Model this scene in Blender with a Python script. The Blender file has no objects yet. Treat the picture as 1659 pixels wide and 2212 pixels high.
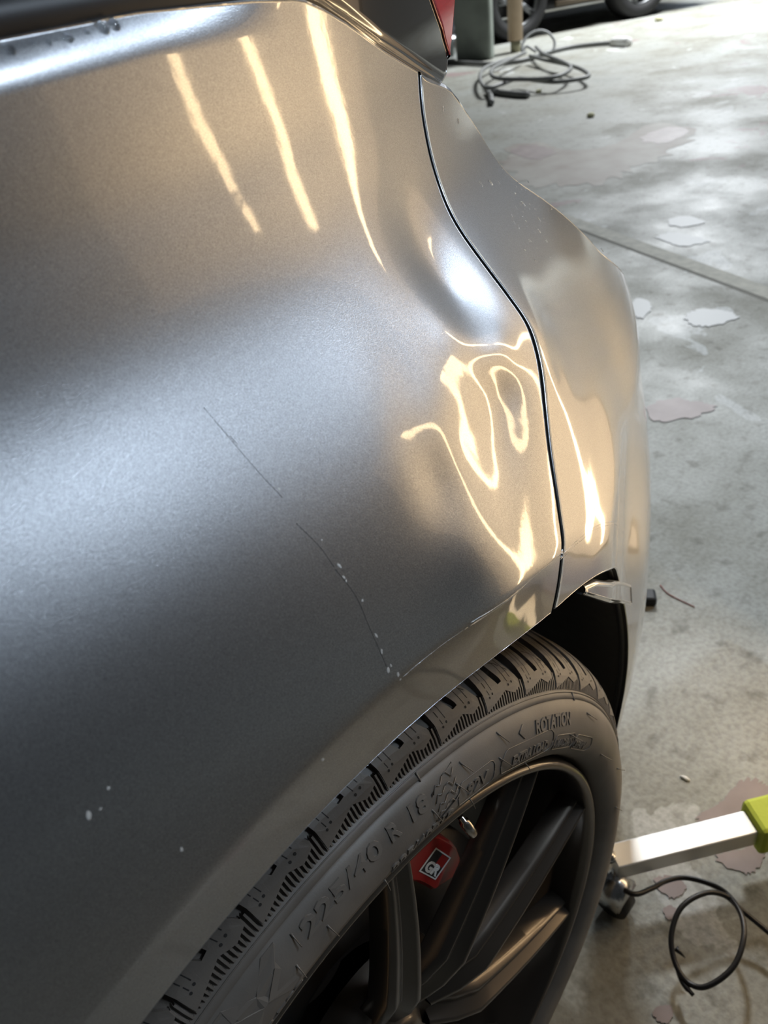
import bpy, bmesh, math, random
from mathutils import Vector, Matrix
import numpy as np

# ------------------------------------------------------------------ camera, world, lights, exposure
SC = bpy.context.scene
COL = SC.collection
ZH = 0.3185                      # height of the rear wheel's centre above the floor; x runs to the rear, y into the car
random.seed(4)

def setup_camera():
    cd = bpy.data.cameras.new('camera')
    co = bpy.data.objects.new('camera', cd)
    COL.objects.link(co)
    cd.sensor_fit = 'VERTICAL'; cd.sensor_height = 24.0; cd.lens = 24.0 * 1720 / 2212
    cd.clip_start = 0.01; cd.clip_end = 100
    r = Vector((0.67264854, -0.73019064, -0.11985649)); u = Vector((0.49685433, 0.32566038, 0.80441351)); f = Vector((0.54834271, 0.60063879, -0.58185335))
    m = Matrix((r, u, -f)).transposed().to_4x4()
    m.translation = Vector((-0.12813291, -0.19377659, 0.65471437 + ZH))
    co.matrix_world = m
    cd.dof.use_dof = True; cd.dof.focus_distance = 0.42; cd.dof.aperture_fstop = 10.0
    SC.camera = co
setup_camera()

w = bpy.data.worlds.new('world'); SC.world = w; w.use_nodes = True
w.node_tree.nodes['Background'].inputs[0].default_value = (0.92, 0.95, 1.0, 1)
w.node_tree.nodes['Background'].inputs[1].default_value = 0.025

def area(name, loc, target, sx, sy, power, col):
    l = bpy.data.lights.new(name, 'AREA'); l.shape = 'RECTANGLE'; l.size = sx; l.size_y = sy; l.energy = power; l.color = col
    o = bpy.data.objects.new(name, l); COL.objects.link(o); o.location = loc
    o.rotation_euler = (Vector(target) - Vector(loc)).to_track_quat('-Z', 'Y').to_euler()
    return o
COOL = (0.72, 0.85, 1.0)
area('ceiling_lamp_rear', (3.9, -0.5, 3.0), (0.1, 0, 0.85), 0.45, 0.15, 58, COOL)
area('panel_fill_mid', (1.9, -1.25, 3.3), (0.1, 0, 1.0), 0.5, 0.3, 1.5, COOL).data.spread = math.radians(32)  # added narrow fill light, brightens the cool band along the panel's shoulder
area('panel_fill_side', (1.45, -1.85, 3.15), (0, 0, 1.0), 0.5, 0.3, 1.15, COOL).data.spread = math.radians(32)  # second added fill, lifts the left end of that cool band
area('floor_streak_fill', (15.2, 6.3, 2.3), (4.6, 1.8, 0), 0.9, 1.4, 30, COOL)  # unseen light added to give the bluish streak on the far floor
area('ceiling_lamp_far', (8.6, 3.6, 3.6), (8.6, 3.6, 0), 2.0, 1.0, 600, (0.95, 0.98, 1.0))
area('ceiling_lamp_hall', (3.0, 1.7, 3.2), (0.8, 0.3, 0), 0.3, 0.3, 8, (0.95, 0.98, 1.0)).data.spread = math.radians(56)

SC.view_settings.view_transform = 'Standard'; SC.view_settings.look = 'None'
SC.view_settings.exposure = 0.0; SC.view_settings.gamma = 1.0; SC.view_settings.use_curve_mapping = False

# body side height field (y in 0.01 mm over x, z) and outline curves in metres
FNX, FNZ = 71, 60
FDATA = """-3419 -3416 -3413 -3410 -3407 -3404 -3400 -3396 -3393 -3389 -3384 -3379 -3376 -3365 -3381 -3400 -3418 -3435 -3450 -3465 -3478 -3490 -3501 -3509 -3517 -3524 -3533 -3545 -3562 -3585 -3617 -3656 -3696 -3734 -3765 -3791 -3816 -3844 -3878 -3905 -3907 -3869 -3760 -3539 -3168 -2598 -1796 -872 64 776 1189 1318 1487 1622 1727 1820 1836 1848 1867 1885 -3422 -3419 -3416 -3414 -3411 -3407 -3404 -3401 -3397
-3393 -3389 -3384 -3381 -3370 -3389 -3407 -3425 -3442 -3458 -3473 -3486 -3498 -3509 -3517 -3525 -3532 -3541 -3553 -3570 -3593 -3624 -3662 -3700 -3737 -3765 -3789 -3812 -3837 -3869 -3893 -3889 -3844 -3725 -3491 -3105 -2513 -1695 -765 165 849 1247 1369 1536 1669 1774 1872 1890 1905 1925 1946 -3425 -3423 -3420 -3417 -3414 -3411 -3408 -3405 -3401 -3397 -3393 -3389 -3386 -3374 -3397 -3415 -3433 -3450
-3466 -3481 -3494 -3506 -3517 -3526 -3533 -3540 -3549 -3561 -3577 -3600 -3631 -3668 -3705 -3739 -3766 -3787 -3808 -3832 -3861 -3880 -3871 -3819 -3689 -3442 -3039 -2426 -1593 -657 265 920 1303 1420 1584 1716 1822 1924 1945 1962 1985 2007 -3429 -3426 -3423 -3421 -3418 -3415 -3412 -3409 -3405 -3402 -3398 -3393 -3391 -3378 -3405 -3422 -3440 -3458 -3474 -3489 -3502 -3515 -3525 -3534 -3541 -3548 -3557
-3569 -3586 -3608 -3639 -3674 -3710 -3742 -3766 -3786 -3805 -3827 -3854 -3868 -3854 -3794 -3653 -3391 -2972 -2336 -1489 -547 365 990 1360 1473 1635 1765 1871 1978 2002 2021 2046 2069 -3432 -3429 -3427 -3424 -3422 -3419 -3416 -3413 -3410 -3406 -3402 -3398 -3396 -3384 -3412 -3429 -3448 -3465 -3482 -3497 -3511 -3523 -3534 -3542 -3550 -3557 -3566 -3578 -3595 -3617 -3648 -3682 -3716 -3746 -3768 -3786
-3803 -3823 -3847 -3857 -3837 -3769 -3616 -3340 -2902 -2243 -1383 -435 466 1061 1420 1528 1689 1818 1924 2035 2061 2082 2109 2134 -3435 -3433 -3430 -3428 -3425 -3423 -3420 -3417 -3414 -3410 -3407 -3403 -3400 -3392 -3419 -3436 -3455 -3473 -3490 -3505 -3519 -3531 -3542 -3551 -3559 -3566 -3575 -3588 -3604 -3627 -3657 -3691 -3724 -3752 -3771 -3787 -3802 -3821 -3843 -3848 -3821 -3744 -3579 -3287 -2831
-2148 -1273 -320 571 1138 1486 1591 1749 1876 1981 2095 2122 2146 2174 2201 -3438 -3435 -3433 -3431 -3429 -3426 -3424 -3421 -3418 -3415 -3411 -3408 -3404 -3400 -3426 -3444 -3463 -3481 -3497 -3513 -3527 -3540 -3551 -3560 -3568 -3576 -3585 -3598 -3615 -3638 -3669 -3702 -3734 -3759 -3777 -3791 -3805 -3823 -3841 -3842 -3808 -3722 -3543 -3234 -2757 -2050 -1161 -200 679 1222 1564 1664 1816 1939 2042
2158 2187 2212 2242 2270 -3440 -3438 -3436 -3434 -3432 -3430 -3427 -3425 -3422 -3419 -3416 -3413 -3408 -3407 -3433 -3451 -3470 -3488 -3506 -3521 -3536 -3549 -3560 -3570 -3578 -3586 -3597 -3610 -3628 -3652 -3682 -3715 -3746 -3771 -3787 -3799 -3812 -3828 -3843 -3839 -3798 -3701 -3508 -3181 -2682 -1949 -1045 -77 791 1310 1649 1744 1890 2008 2108 2226 2256 2282 2313 2343 -3442 -3440 -3438 -3436 -3434
-3432 -3430 -3428 -3425 -3422 -3419 -3416 -3411 -3414 -3439 -3458 -3477 -3495 -3513 -3529 -3544 -3557 -3569 -3578 -3587 -3596 -3607 -3622 -3640 -3665 -3697 -3730 -3761 -3784 -3799 -3810 -3822 -3837 -3850 -3841 -3793 -3686 -3478 -3132 -2609 -1850 -930 44 900 1397 1732 1823 1964 2078 2174 2295 2325 2353 2385 2416 -3447 -3445 -3444 -3442 -3441 -3439 -3437 -3434 -3432 -3429 -3426 -3424 -3418 -3425
-3449 -3468 -3488 -3506 -3524 -3540 -3556 -3569 -3581 -3592 -3601 -3611 -3623 -3639 -3659 -3685 -3718 -3752 -3782 -3805 -3819 -3830 -3839 -3854 -3863 -3847 -3791 -3670 -3444 -3076 -2527 -1741 -804 176 1017 1493 1827 1914 2050 2161 2255 2377 2408 2437 2470 2502 -3450 -3449 -3448 -3447 -3445 -3444 -3442 -3440 -3438 -3435 -3433 -3431 -3424 -3434 -3458 -3478 -3497 -3516 -3534 -3551 -3567 -3581 -3593
-3604 -3615 -3626 -3639 -3656 -3678 -3706 -3740 -3775 -3807 -3829 -3843 -3852 -3858 -3868 -3870 -3844 -3775 -3636 -3387 -2992 -2412 -1595 -641 344 1168 1623 1957 2041 2174 2282 2374 2498 2531 2560 2594 2627 -3452 -3451 -3451 -3450 -3449 -3448 -3446 -3445 -3443 -3441 -3438 -3437 -3429 -3443 -3466 -3486 -3506 -3526 -3544 -3561 -3577 -3592 -3605 -3617 -3628 -3640 -3655 -3673 -3697 -3728 -3764 -3800
-3833 -3857 -3872 -3878 -3881 -3884 -3876 -3837 -3751 -3591 -3315 -2889 -2272 -1423 -450 539 1343 1780 2115 2196 2328 2434 2524 2652 2685 2716 2751 2785 -3452 -3452 -3452 -3451 -3451 -3450 -3449 -3447 -3446 -3444 -3442 -3441 -3433 -3450 -3473 -3494 -3514 -3534 -3552 -3570 -3586 -3602 -3615 -3628 -3640 -3654 -3670 -3690 -3716 -3749 -3788 -3827 -3862 -3888 -3905 -3908 -3905 -3901 -3880 -3824 -3719
-3533 -3227 -2766 -2109 -1224 -229 763 1545 1966 2303 2383 2513 2618 2707 2838 2872 2905 2941 2977 -3449 -3450 -3450 -3450 -3450 -3450 -3449 -3448 -3447 -3446 -3444 -3443 -3435 -3456 -3478 -3499 -3520 -3540 -3559 -3577 -3594 -3610 -3624 -3637 -3651 -3666 -3684 -3706 -3735 -3771 -3812 -3854 -3892 -3921 -3940 -3941 -3932 -3918 -3883 -3808 -3680 -3466 -3127 -2629 -1927 -1002 20 1017 1773 2180 2521
2599 2729 2833 2922 3055 3092 3126 3163 3200 -3443 -3444 -3445 -3446 -3446 -3447 -3446 -3446 -3445 -3445 -3443 -3443 -3434 -3459 -3481 -3502 -3523 -3544 -3563 -3582 -3599 -3616 -3631 -3645 -3660 -3676 -3696 -3721 -3751 -3791 -3835 -3880 -3921 -3954 -3977 -3976 -3961 -3935 -3885 -3790 -3637 -3393 -3019 -2481 -1733 -766 290 1296 2033 2426 2770 2846 2975 3078 3167 3304 3342 3378 3417 3455 -3433 -3435
-3436 -3438 -3439 -3440 -3440 -3441 -3440 -3440 -3439 -3440 -3431 -3459 -3480 -3502 -3524 -3545 -3565 -3584 -3602 -3619 -3635 -3650 -3666 -3684 -3705 -3732 -3766 -3808 -3855 -3904 -3948 -3986 -4014 -4010 -3989 -3952 -3886 -3771 -3593 -3317 -2905 -2326 -1530 -524 564 1583 2311 2698 3049 3123 3250 3353 3442 3583 3623 3660 3701 3740 -3419 -3421 -3424 -3426 -3428 -3430 -3431 -3432 -3433 -3433 -3432
-3434 -3424 -3457 -3477 -3500 -3522 -3543 -3564 -3583 -3602 -3620 -3636 -3652 -3669 -3689 -3712 -3741 -3777 -3823 -3874 -3926 -3974 -4016 -4049 -4044 -4016 -3969 -3887 -3752 -3548 -3239 -2788 -2164 -1317 -271 845 1875 2600 2992 3353 3427 3554 3656 3746 3890 3933 3972 4013 4054 -3403 -3406 -3410 -3413 -3416 -3419 -3421 -3423 -3424 -3425 -3425 -3426 -3421 -3453 -3474 -3498 -3520 -3542 -3562 -3583
-3602 -3620 -3637 -3654 -3672 -3693 -3718 -3750 -3789 -3837 -3891 -3946 -3999 -4046 -4085 -4078 -4045 -3987 -3890 -3735 -3505 -3162 -2670 -1998 -1093 -1 1142 2181 2903 3305 3680 3755 3883 3987 4077 4226 4270 4311 4354 4395 -3386 -3391 -3396 -3400 -3404 -3408 -3411 -3414 -3416 -3418 -3419 -3420 -3419 -3450 -3473 -3496 -3519 -3541 -3563 -3583 -3603 -3622 -3640 -3658 -3677 -3699 -3726 -3759 -3801
-3852 -3908 -3967 -4023 -4076 -4122 -4113 -4074 -4008 -3899 -3726 -3469 -3089 -2554 -1831 -865 279 1452 2500 3220 3637 4029 4103 4234 4342 4435 4588 4634 4676 4720 4762 -3371 -3377 -3383 -3389 -3395 -3399 -3404 -3408 -3411 -3413 -3416 -3417 -3420 -3451 -3474 -3499 -3522 -3545 -3566 -3587 -3608 -3627 -3645 -3664 -3684 -3708 -3736 -3771 -3815 -3868 -3927 -3989 -4048 -4107 -4160 -4148 -4106 -4034
-3918 -3732 -3447 -3022 -2437 -1664 -631 570 1777 2831 3550 3989 4398 4469 4601 4722 4818 4975 5022 5065 5110 5153 -3358 -3366 -3374 -3381 -3388 -3395 -3400 -3405 -3410 -3414 -3417 -3419 -3426 -3457 -3481 -3506 -3530 -3553 -3575 -3597 -3617 -3637 -3656 -3675 -3696 -3720 -3750 -3787 -3832 -3888 -3949 -4013 -4075 -4139 -4198 -4184 -4139 -4069 -3958 -3770 -3454 -2958 -2301 -1497 -399 867 2117 3177
3895 4358 4785 4858 4991 5123 5222 5384 5433 5478 5523 5566 -3350 -3360 -3370 -3379 -3387 -3395 -3403 -3409 -3415 -3420 -3425 -3427 -3438 -3469 -3494 -3520 -3545 -3568 -3591 -3613 -3634 -3654 -3673 -3692 -3714 -3739 -3770 -3807 -3854 -3912 -3974 -4040 -4104 -4172 -4236 -4217 -4170 -4110 -4025 -3864 -3521 -2876 -2049 -1302 -135 1208 2488 3545 4256 4727 5173 5269 5408 5538 5645 5814 5866 5911 5957
6001 -3348 -3360 -3371 -3382 -3393 -3403 -3412 -3420 -3428 -3434 -3441 -3443 -3459 -3490 -3517 -3543 -3568 -3593 -3616 -3638 -3659 -3679 -3698 -3718 -3739 -3765 -3796 -3834 -3882 -3940 -4004 -4070 -4134 -4205 -4272 -4245 -4191 -4143 -4102 -4001 -3640 -2708 -1415 -868 287 1629 2900 3948 4660 5163 5623 5716 5849 5986 6093 6265 6319 6365 6411 6455 -3331 -3345 -3359 -3373 -3386 -3398 -3409 -3420 -3429
-3437 -3446 -3449 -3469 -3501 -3528 -3556 -3581 -3606 -3630 -3652 -3673 -3693 -3712 -3731 -3753 -3778 -3809 -3847 -3896 -3953 -4016 -4082 -4146 -4218 -4285 -4244 -4175 -4115 -4068 -3898 -3223 -2238 -1310 -572 845 2125 3364 4406 5139 5641 6080 6183 6341 6468 6567 6739 6792 6839 6885 6929 -3281 -3298 -3315 -3331 -3346 -3361 -3375 -3387 -3399 -3409 -3420 -3423 -3449 -3481 -3510 -3538 -3564 -3590
-3613 -3636 -3657 -3676 -3695 -3713 -3734 -3759 -3789 -3827 -3874 -3931 -3992 -4056 -4118 -4189 -4255 -4194 -4094 -3976 -3803 -3407 -2575 -1637 -542 -131 1211 2594 3844 4897 5651 6137 6573 6682 6837 6960 7059 7234 7286 7333 7378 7422 -3177 -3197 -3217 -3236 -3255 -3272 -3289 -3304 -3318 -3331 -3344 -3348 -3379 -3411 -3442 -3471 -3498 -3524 -3548 -3570 -3590 -3609 -3627 -3645 -3664 -3688 -3716
-3752 -3798 -3852 -3910 -3970 -4029 -4099 -4164 -4085 -3960 -3809 -3427 -2975 -2094 -773 -52 491 1690 3129 4417 5413 6202 6719 7139 7233 7372 7486 7579 7751 7802 7846 7891 7933 -2999 -3022 -3046 -3069 -3090 -3111 -3131 -3149 -3166 -3181 -3197 -3203 -3238 -3272 -3304 -3334 -3362 -3388 -3412 -3434 -3454 -3472 -3488 -3504 -3522 -3543 -3570 -3603 -3645 -3695 -3748 -3803 -3855 -3922 -3983 -3877 -3683
-3409 -3056 -2461 -1733 -287 772 1150 1975 3853 5205 6117 6813 7302 7715 7808 7957 8058 8131 8295 8341 8383 8426 8467 -2733 -2761 -2788 -2815 -2840 -2865 -2888 -2910 -2930 -2948 -2966 -2974 -3015 -3050 -3083 -3114 -3143 -3170 -3194 -3215 -3234 -3251 -3265 -3280 -3295 -3313 -3336 -3366 -3404 -3448 -3493 -3539 -3581 -3639 -3690 -3543 -3266 -2895 -2388 -1986 -1162 -234 1334 1126 3219 5111 6162 6922
7471 7891 8295 8383 8524 8620 8687 8848 8891 8930 8971 9010 -2377 -2409 -2441 -2472 -2502 -2530 -2557 -2583 -2606 -2628 -2650 -2659 -2706 -2742 -2778 -2810 -2839 -2866 -2890 -2911 -2929 -2943 -2956 -2967 -2980 -2994 -3013 -3038 -3070 -3106 -3143 -3177 -3202 -3238 -3253 -3044 -2680 -2228 -1797 -1341 -657 54 1261 1437 4749 6117 7052 7712 8180 8560 8943 9018 9145 9235 9300 9462 9503 9540 9579 9616
-1924 -1961 -1997 -2033 -2067 -2101 -2132 -2162 -2190 -2215 -2240 -2254 -2305 -2343 -2380 -2414 -2444 -2471 -2494 -2514 -2530 -2543 -2553 -2561 -2570 -2580 -2594 -2613 -2638 -2666 -2692 -2711 -2717 -2724 -2693 -2432 -2089 -1701 -1253 -708 -67 550 1543 2602 4937 6516 7664 8401 8876 9246 9609 9670 9784 9868 9929 10091 10131 10167 10203 10237 -1395 -1438 -1480 -1521 -1560 -1599 -1635 -1670 -1702
-1732 -1760 -1781 -1834 -1874 -1914 -1949 -1980 -2007 -2030 -2048 -2062 -2072 -2079 -2083 -2087 -2093 -2101 -2113 -2131 -2150 -2164 -2170 -2158 -2141 -2078 -1760 -1407 -1045 -642 -92 459 1061 2024 3428 5192 6940 8286 9064 9554 9923 10268 10317 10419 10494 10549 10710 10747 10780 10814 10845 -819 -868 -916 -963 -1008 -1052 -1094 -1134 -1171 -1206 -1237 -1265 -1321 -1364 -1406 -1442 -1474 -1501
-1523 -1540 -1552 -1559 -1561 -1562 -1561 -1560 -1562 -1567 -1577 -1586 -1590 -1583 -1557 -1526 -1454 -1155 -814 -404 90 631 1193 2073 2632 4171 5957 7663 8999 9757 10238 10601 10931 10968 11059 11125 11171 11329 11362 11392 11421 11448 -214 -269 -323 -377 -429 -479 -527 -572 -615 -655 -691 -723 -782 -829 -872 -911 -943 -970 -992 -1007 -1016 -1019 -1018 -1013 -1006 -999 -993 -991 -992 -992 -987
-971 -936 -899 -824 -518 -155 271 784 1374 2033 2816 3707 5171 6852 8457 9731 10459 10924 11273 11593 11619 11700 11758 11798 11948 11976 12000 12025 12047 425 363 301 241 182 125 70 18 -31 -76 -118 -154 -217 -267 -314 -353 -387 -414 -434 -447 -453 -453 -446 -435 -421 -407 -394 -383 -376 -368 -354 -332 -293 -258 -191 108 507 985 1536 2181 2929 3815 4896 6281 7830 9329 10528 11205 11639 11967 12270
12283 12352 12399 12429 12572 12591 12609 12627 12642 1096 1026 957 889 822 758 696 637 581 530 482 441 374 320 271 229 195 168 150 139 137 142 154 172 192 214 236 255 271 287 308 335 374 405 462 754 1169 1694 2305 3009 3831 4800 5948 7305 8781 10205 11343 11973 12374 12678 12961 12958 13013 13047 13067 13199 13210 13219 13228 13236 1799 1721 1644 1567 1492 1420 1350 1284 1221 1163 1109 1063 990
933 881 837 802 776 759 752 753 764 783 807 836 866 897 925 949 973 1000 1032 1072 1100 1151 1441 1870 2425 3085 3844 4720 5735 6906 8258 9699 11078 12169 12758 13127 13404 13666 13645 13684 13704 13711 13832 13832 13832 13831 13829 2536 2449 2362 2277 2194 2113 2034 1960 1889 1824 1764 1711 1634 1572 1517 1472 1436 1411 1396 1392 1398 1414 1440 1473 1510 1550 1590 1627 1659 1691 1725 1761 1803
1831 1881 2176 2616 3196 3891 4689 5604 6648 7830 9175 10595 11943 13000 13555 13893 14145 14384 14343 14365 14370 14363 14471 14459 14447 14436 14424 3301 3205 3110 3015 2922 2831 2744 2660 2582 2508 2441 2383 2300 2234 2176 2129 2093 2069 2056 2056 2067 2090 2123 2164 2211 2261 2311 2359 2401 2441 2481 2523 2568 2598 2651 2952 3405 4003 4722 5548 6488 7549 8736 10074 11479 12804 13833 14359
14670 14897 15114 15052 15056 15044 15021 15116 15091 15067 15044 15020 4065 3959 3854 3749 3646 3546 3449 3356 3268 3186 3112 3046 2958 2888 2827 2779 2743 2720 2710 2713 2730 2760 2801 2852 2909 2970 3031 3090 3142 3191 3240 3287 3339 3373 3431 3741 4206 4820 5559 6404 7362 8435 9625 10959 12352 13659 14666 15167 15454 15656 15851 15769 15754 15725 15687 15767 15728 15691 15656 15619 4799 4683
4567 4452 4339 4228 4120 4017 3920 3829 3746 3674 3580 3506 3443 3393 3357 3336 3329 3337 3360 3397 3448 3508 3576 3649 3721 3792 3856 3916 3973 4029 4088 4129 4194 4515 4993 5624 6380 7244 8217 9302 10498 11830 13216 14510 15499 15977 16241 16422 16596 16493 16459 16413 16358 16423 16370 16319 16271 16222 5472 5346 5220 5094 4970 4847 4729 4615 4507 4407 4316 4237 4138 4060 3994 3943 3908 3890
3887 3900 3930 3975 4034 4105 4184 4268 4354 4437 4513 4585 4654 4721 4789 4839 4911 5246 5741 6391 7169 8053 9044 10143 11350 12687 14071 15357 16330 16788 17031 17191 17344 17222 17169 17106 17035 17084 17017 16952 16890 16828 6054 5917 5781 5644 5508 5375 5245 5119 5001 4891 4792 4705 4600 4519 4451 4401 4368 4352 4354 4374 4410 4463 4531 4612 4702 4799 4897 4994 5085 5171 5254 5333 5413 5472
5555 5906 6424 7099 7903 8814 9831 10953 12177 13526 14915 16198 17159 17596 17821 17961 18095 17954 17883 17802 17715 17749 17668 17589 17514 17439 6581 6434 6287 6140 5993 5848 5705 5568 5438 5318 5209 5116 5006 4921 4853 4804 4775 4764 4772 4797 4841 4902 4978 5069 5170 5279 5391 5503 5610 5712 5811 5906 5999 6070 6162 6533 7075 7777 8611 9551 10597 11744 12989 14354 15751 17034 17984 18402
18608 18730 18845 18686 18599 18501 18399 18418 18322 18230 18141 18053 7095 6938 6781 6623 6465 6308 6153 6004 5862 5731 5613 5513 5398 5312 5245 5200 5175 5170 5184 5216 5266 5334 5419 5518 5630 5751 5878 6006 6131 6252 6369 6481 6591 6675 6778 7169 7733 8463 9323 10292 11363 12534 13799 15179 16584 17867 18807 19205 19394 19498 19596 19421 19316 19203 19086 19091 18981 18876 18775 18673 7620
7455 7289 7122 6953 6784 6617 6455 6301 6159 6032 5924 5807 5721 5657 5617 5598 5600 5621 5660 5716 5790 5882 5989 6111 6244 6385 6531 6675 6817 6957 7090 7218 7316 7432 7841 8425 9175 10057 11047 12138 13327 14607 15996 17406 18687 19615 19995 20168 20255 20336 20145 20026 19898 19766 19758 19635 19517 19404 19290 8159 7988 7815 7638 7459 7279 7101 6928 6763 6610 6473 6359 6239 6155 6097 6063
6053 6062 6090 6135 6197 6276 6373 6488 6618 6763 6919 7083 7248 7414 7578 7735 7885 8000 8129 8556 9160 9932 10836 11847 12959 14166 15462 16863 18279 19558 20476 20838 20994 21065 21132 20926 20792 20651 20506 20485 20350 20221 20095 19970 8718 8542 8363 8178 7989 7800 7612 7430 7256 7094 6949 6830 6709 6629 6576 6551 6550 6568 6603 6653 6720 6803 6904 7023 7161 7317 7489 7671 7859 8050 8241
8425 8600 8735 8878 9324 9947 10738 11663 12694 13826 15052 16363 17776 19198 20478 21385 21729 21871 21927 21979 21760 21613 21459 21303 21270 21124 20983 20847 20711 9298 9121 8940 8747 8549 8351 8157 7969 7791 7624 7473 7350 7229 7154 7109 7093 7100 7126 7169 7225 7294 7380 7483 7606 7751 7916 8102 8303 8514 8732 8952 9167 9370 9528 9685 10148 10789 11598 12540 13590 14740 15984 17310 18735
20163 21443 22341 22668 22796 22838 22878 22646 22488 22323 22155 22112 21955 21805 21659 21514 9902 9727 9545 9347 9143 8941 8744 8555 8376 8208 8058 7936 7817 7745 7707 7698 7714 7748 7797 7857 7929 8016 8121 8246 8396 8571 8769 8988 9221 9466 9716 9963 10197 10380 10554 11032 11687 12511 13469 14535 15702 16960 18301 19737 21172 22452 23342 23653 23768 23798 23826 23584 23415 23240 23063 23010
22845 22685 22531 22376 10536 10360 10177 9980 9778 9578 9383 9196 9020 8858 8715 8599 8485 8417 8381 8377 8398 8439 8493 8557 8631 8719 8825 8954 9108 9290 9500 9736 9989 10259 10537 10814 11081 11291 11482 11974 12641 13477 14448 15527 16708 17981 19334 20781 22222 23503 24386 24683 24787 24806 24824 24572 24394 24210 24025 23964 23791 23624 23462 23300 11210 11034 10852 10661 10466 10273 10085
9905 9737 9584 9451 9345 9238 9173 9139 9136 9160 9203 9260 9327 9406 9497 9607 9739 9899 10089 10309 10558 10829 11118 11420 11723 12016 12251 12460 12968 13646 14493 15474 16565 17758 19043 20408 21864 23312 24594 25471 25756 25850 25860 25870 25610 25424 25234 25041 24974 24794 24620 24451 24283 11942 11769 11591 11409 11224 11042 10864 10695 10537 10396 10275 10179 10080 10019 9987 9984 10006
10048 10106 10177 10260 10359 10476 10617 10785 10983 11212 11470 11753 12056 12374 12694 13005 13257 13484 14010 14701 15557 16546 17646 18848 20144 21519 22984 24438 25722 26595 26870 26957 26960 26963 26697 26506 26309 26111 26038 25853 25674 25500 25326 12751 12583 12414 12242 12070 11899 11734 11578 11433 11305 11195 11110 11018 10963 10932 10929 10949 10990 11048 11122 11210 11317 11444
11594 11772 11979 12216 12482 12771 13080 13404 13732 14050 14312 14554 15099 15802 16666 17662 18768 19978 21283 22668 24141 25600 26887 27757 28026 28107 28105 28104 27833 27637 27436 27234 27157 26967 26784 26606 26428 13655 13497 13337 13177 13018 12861 12709 12567 12436 12320 12223 12147 12063 12012 11984 11981 12000 12040 12099 12175 12269 12383 12519 12679 12865 13080 13323 13592 13882
14191 14513 14838 15156 15421 15672 16234 16949 17818 18818 19930 21148 22460 23852 25333 26797 28087 28956 29221 29300 29295 29291 29017 28819 28615 28410 28330 28138 27951 27770 27589 14673 14525 14377 14230 14084 13941 13804 13675 13558 13455 13369 13303 13226 13180 13155 13152 13172 13211 13271 13350 13448 13568 13712 13879 14073 14292 14537 14805 15091 15393 15706 16021 16331 16590 16843
17417 18140 19013 20017 21134 22358 23676 25075 26560 28029 29321 30192 30456 30535 30529 30524 30250 30050 29845 29639 29557 29363 29175 28991 28808 15811 15675 15539 15404 15271 15142 15019 14904 14800 14709 14634 14578 14508 14467 14445 14444 14464 14504 14565 14646 14748 14873 15022 15194 15391 15611 15855 16118 16395 16684 16982 17280 17573 17818 18063 18638 19367 20245 21255 22378 23608
24931 26334 27823 29295 30591 31464 31731 31812 31808 31804 31530 31331 31126 30920 30837 30643 30454 30269 30086 17068 16944 16821 16698 16579 16463 16353 16252 16160 16081 16016 15968 15905 15869 15851 15852 15874 15915 15977 16060 16165 16292 16443 16617 16814 17033 17270 17524 17788 18061 18339 18614 18883 19106 19332 19894 20625 21513 22533 23664 24898 26226 27631 29122 30597 31895 32773
33046 33131 33131 33130 32859 32662 32458 32253 32171 31977 31788 31604 31421 18446 18334 18222 18112 18005 17902 17805 17716 17636 17568 17512 17472 17416 17386 17371 17375 17398 17441 17504 17588 17694 17822 17973 18146 18340 18552 18781 19022 19270 19522 19777 20027 20269 20465 20667 21210 21937 22831 23859 24995 26234 27562 28968 30460 31935 33236 34120 34402 34493 34499 34503 34236 34042
33841 33638 33558 33365 33178 32995 32812 19943 19842 19742 19644 19549 19458 19373 19295 19226 19167 19120 19088 19038 19013 19001 19008 19033 19078 19141 19226 19331 19458 19607 19777 19964 20168 20385 20611 20840 21070 21299 21522 21736 21907 22087 22609 23324 24216 25245 26382 27619 28945 30348 31837 33312 34615 35506 35799 35899 35912 35923 35661 35472 35275 35075 34998 34808 34622 34441
34261 21558 21468 21379 21292 21208 21128 21053 20986 20926 20877 20838 20813 20769 20748 20741 20750 20777 20822 20886 20970 21074 21198 21343 21506 21686 21879 22082 22290 22498 22705 22909 23105 23292 23439 23599 24101 24800 25681 26701 27831 29060 30379 31774 33258 34730 36035 36933 37239 37349 37372 37390 37135 36951 36759 36564 36490 36304 36121 35943 35765 23288 23209 23130 23053 22979
22909 22845 22787 22736 22695 22664 22645 22607 22590 22586 22598 22626 22672 22735 22817 22918 23039 23177 23333 23502 23683 23870 24061 24248 24431 24610 24781 24944 25070 25213 25693 26371 27233 28237 29351 30565 31870 33252 34725 36192 37496 38403 38724 38845 38878 38905 38658 38481 38295 38104 38036 37853 37675 37500 37326 25130 25060 24991 24924 24859 24799 24743 24693 24651 24617 24592
24579 24546 24533 24532 24546 24575 24621 24683 24763 24860 24975 25107 25253 25411 25577 25749 25920 26086 26248 26403 26550 26692 26800 26928 27386 28040 28877 29855 30945 32137 33420 34784 36243 37700 39003 39918 40254 40388 40432 40469 40230 40061 39882 39698 39634 39456 39282 39112 38941 27072 27011 26950 26892 26835 26783 26735 26694 26659 26631 26612 26605 26576 26566 26568 26583 26613
26658 26718 26794 26887 26995 27119 27255 27401 27553 27708 27861 28007 28147 28281 28407 28529 28622 28737 29172 29799 30606 31554 32614 33776 35032 36373 37813 39258 40556 41479 41833 41979 42035 42083 41854 41693 41521 41343 41286 41113 40943 40778 40612 29103 29050 28997 28946 28897 28852 28812 28777 28748 28727 28713 28710 28685 28679 28682 28699 28728 28772 28830 28902 28989 29090 29205
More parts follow.
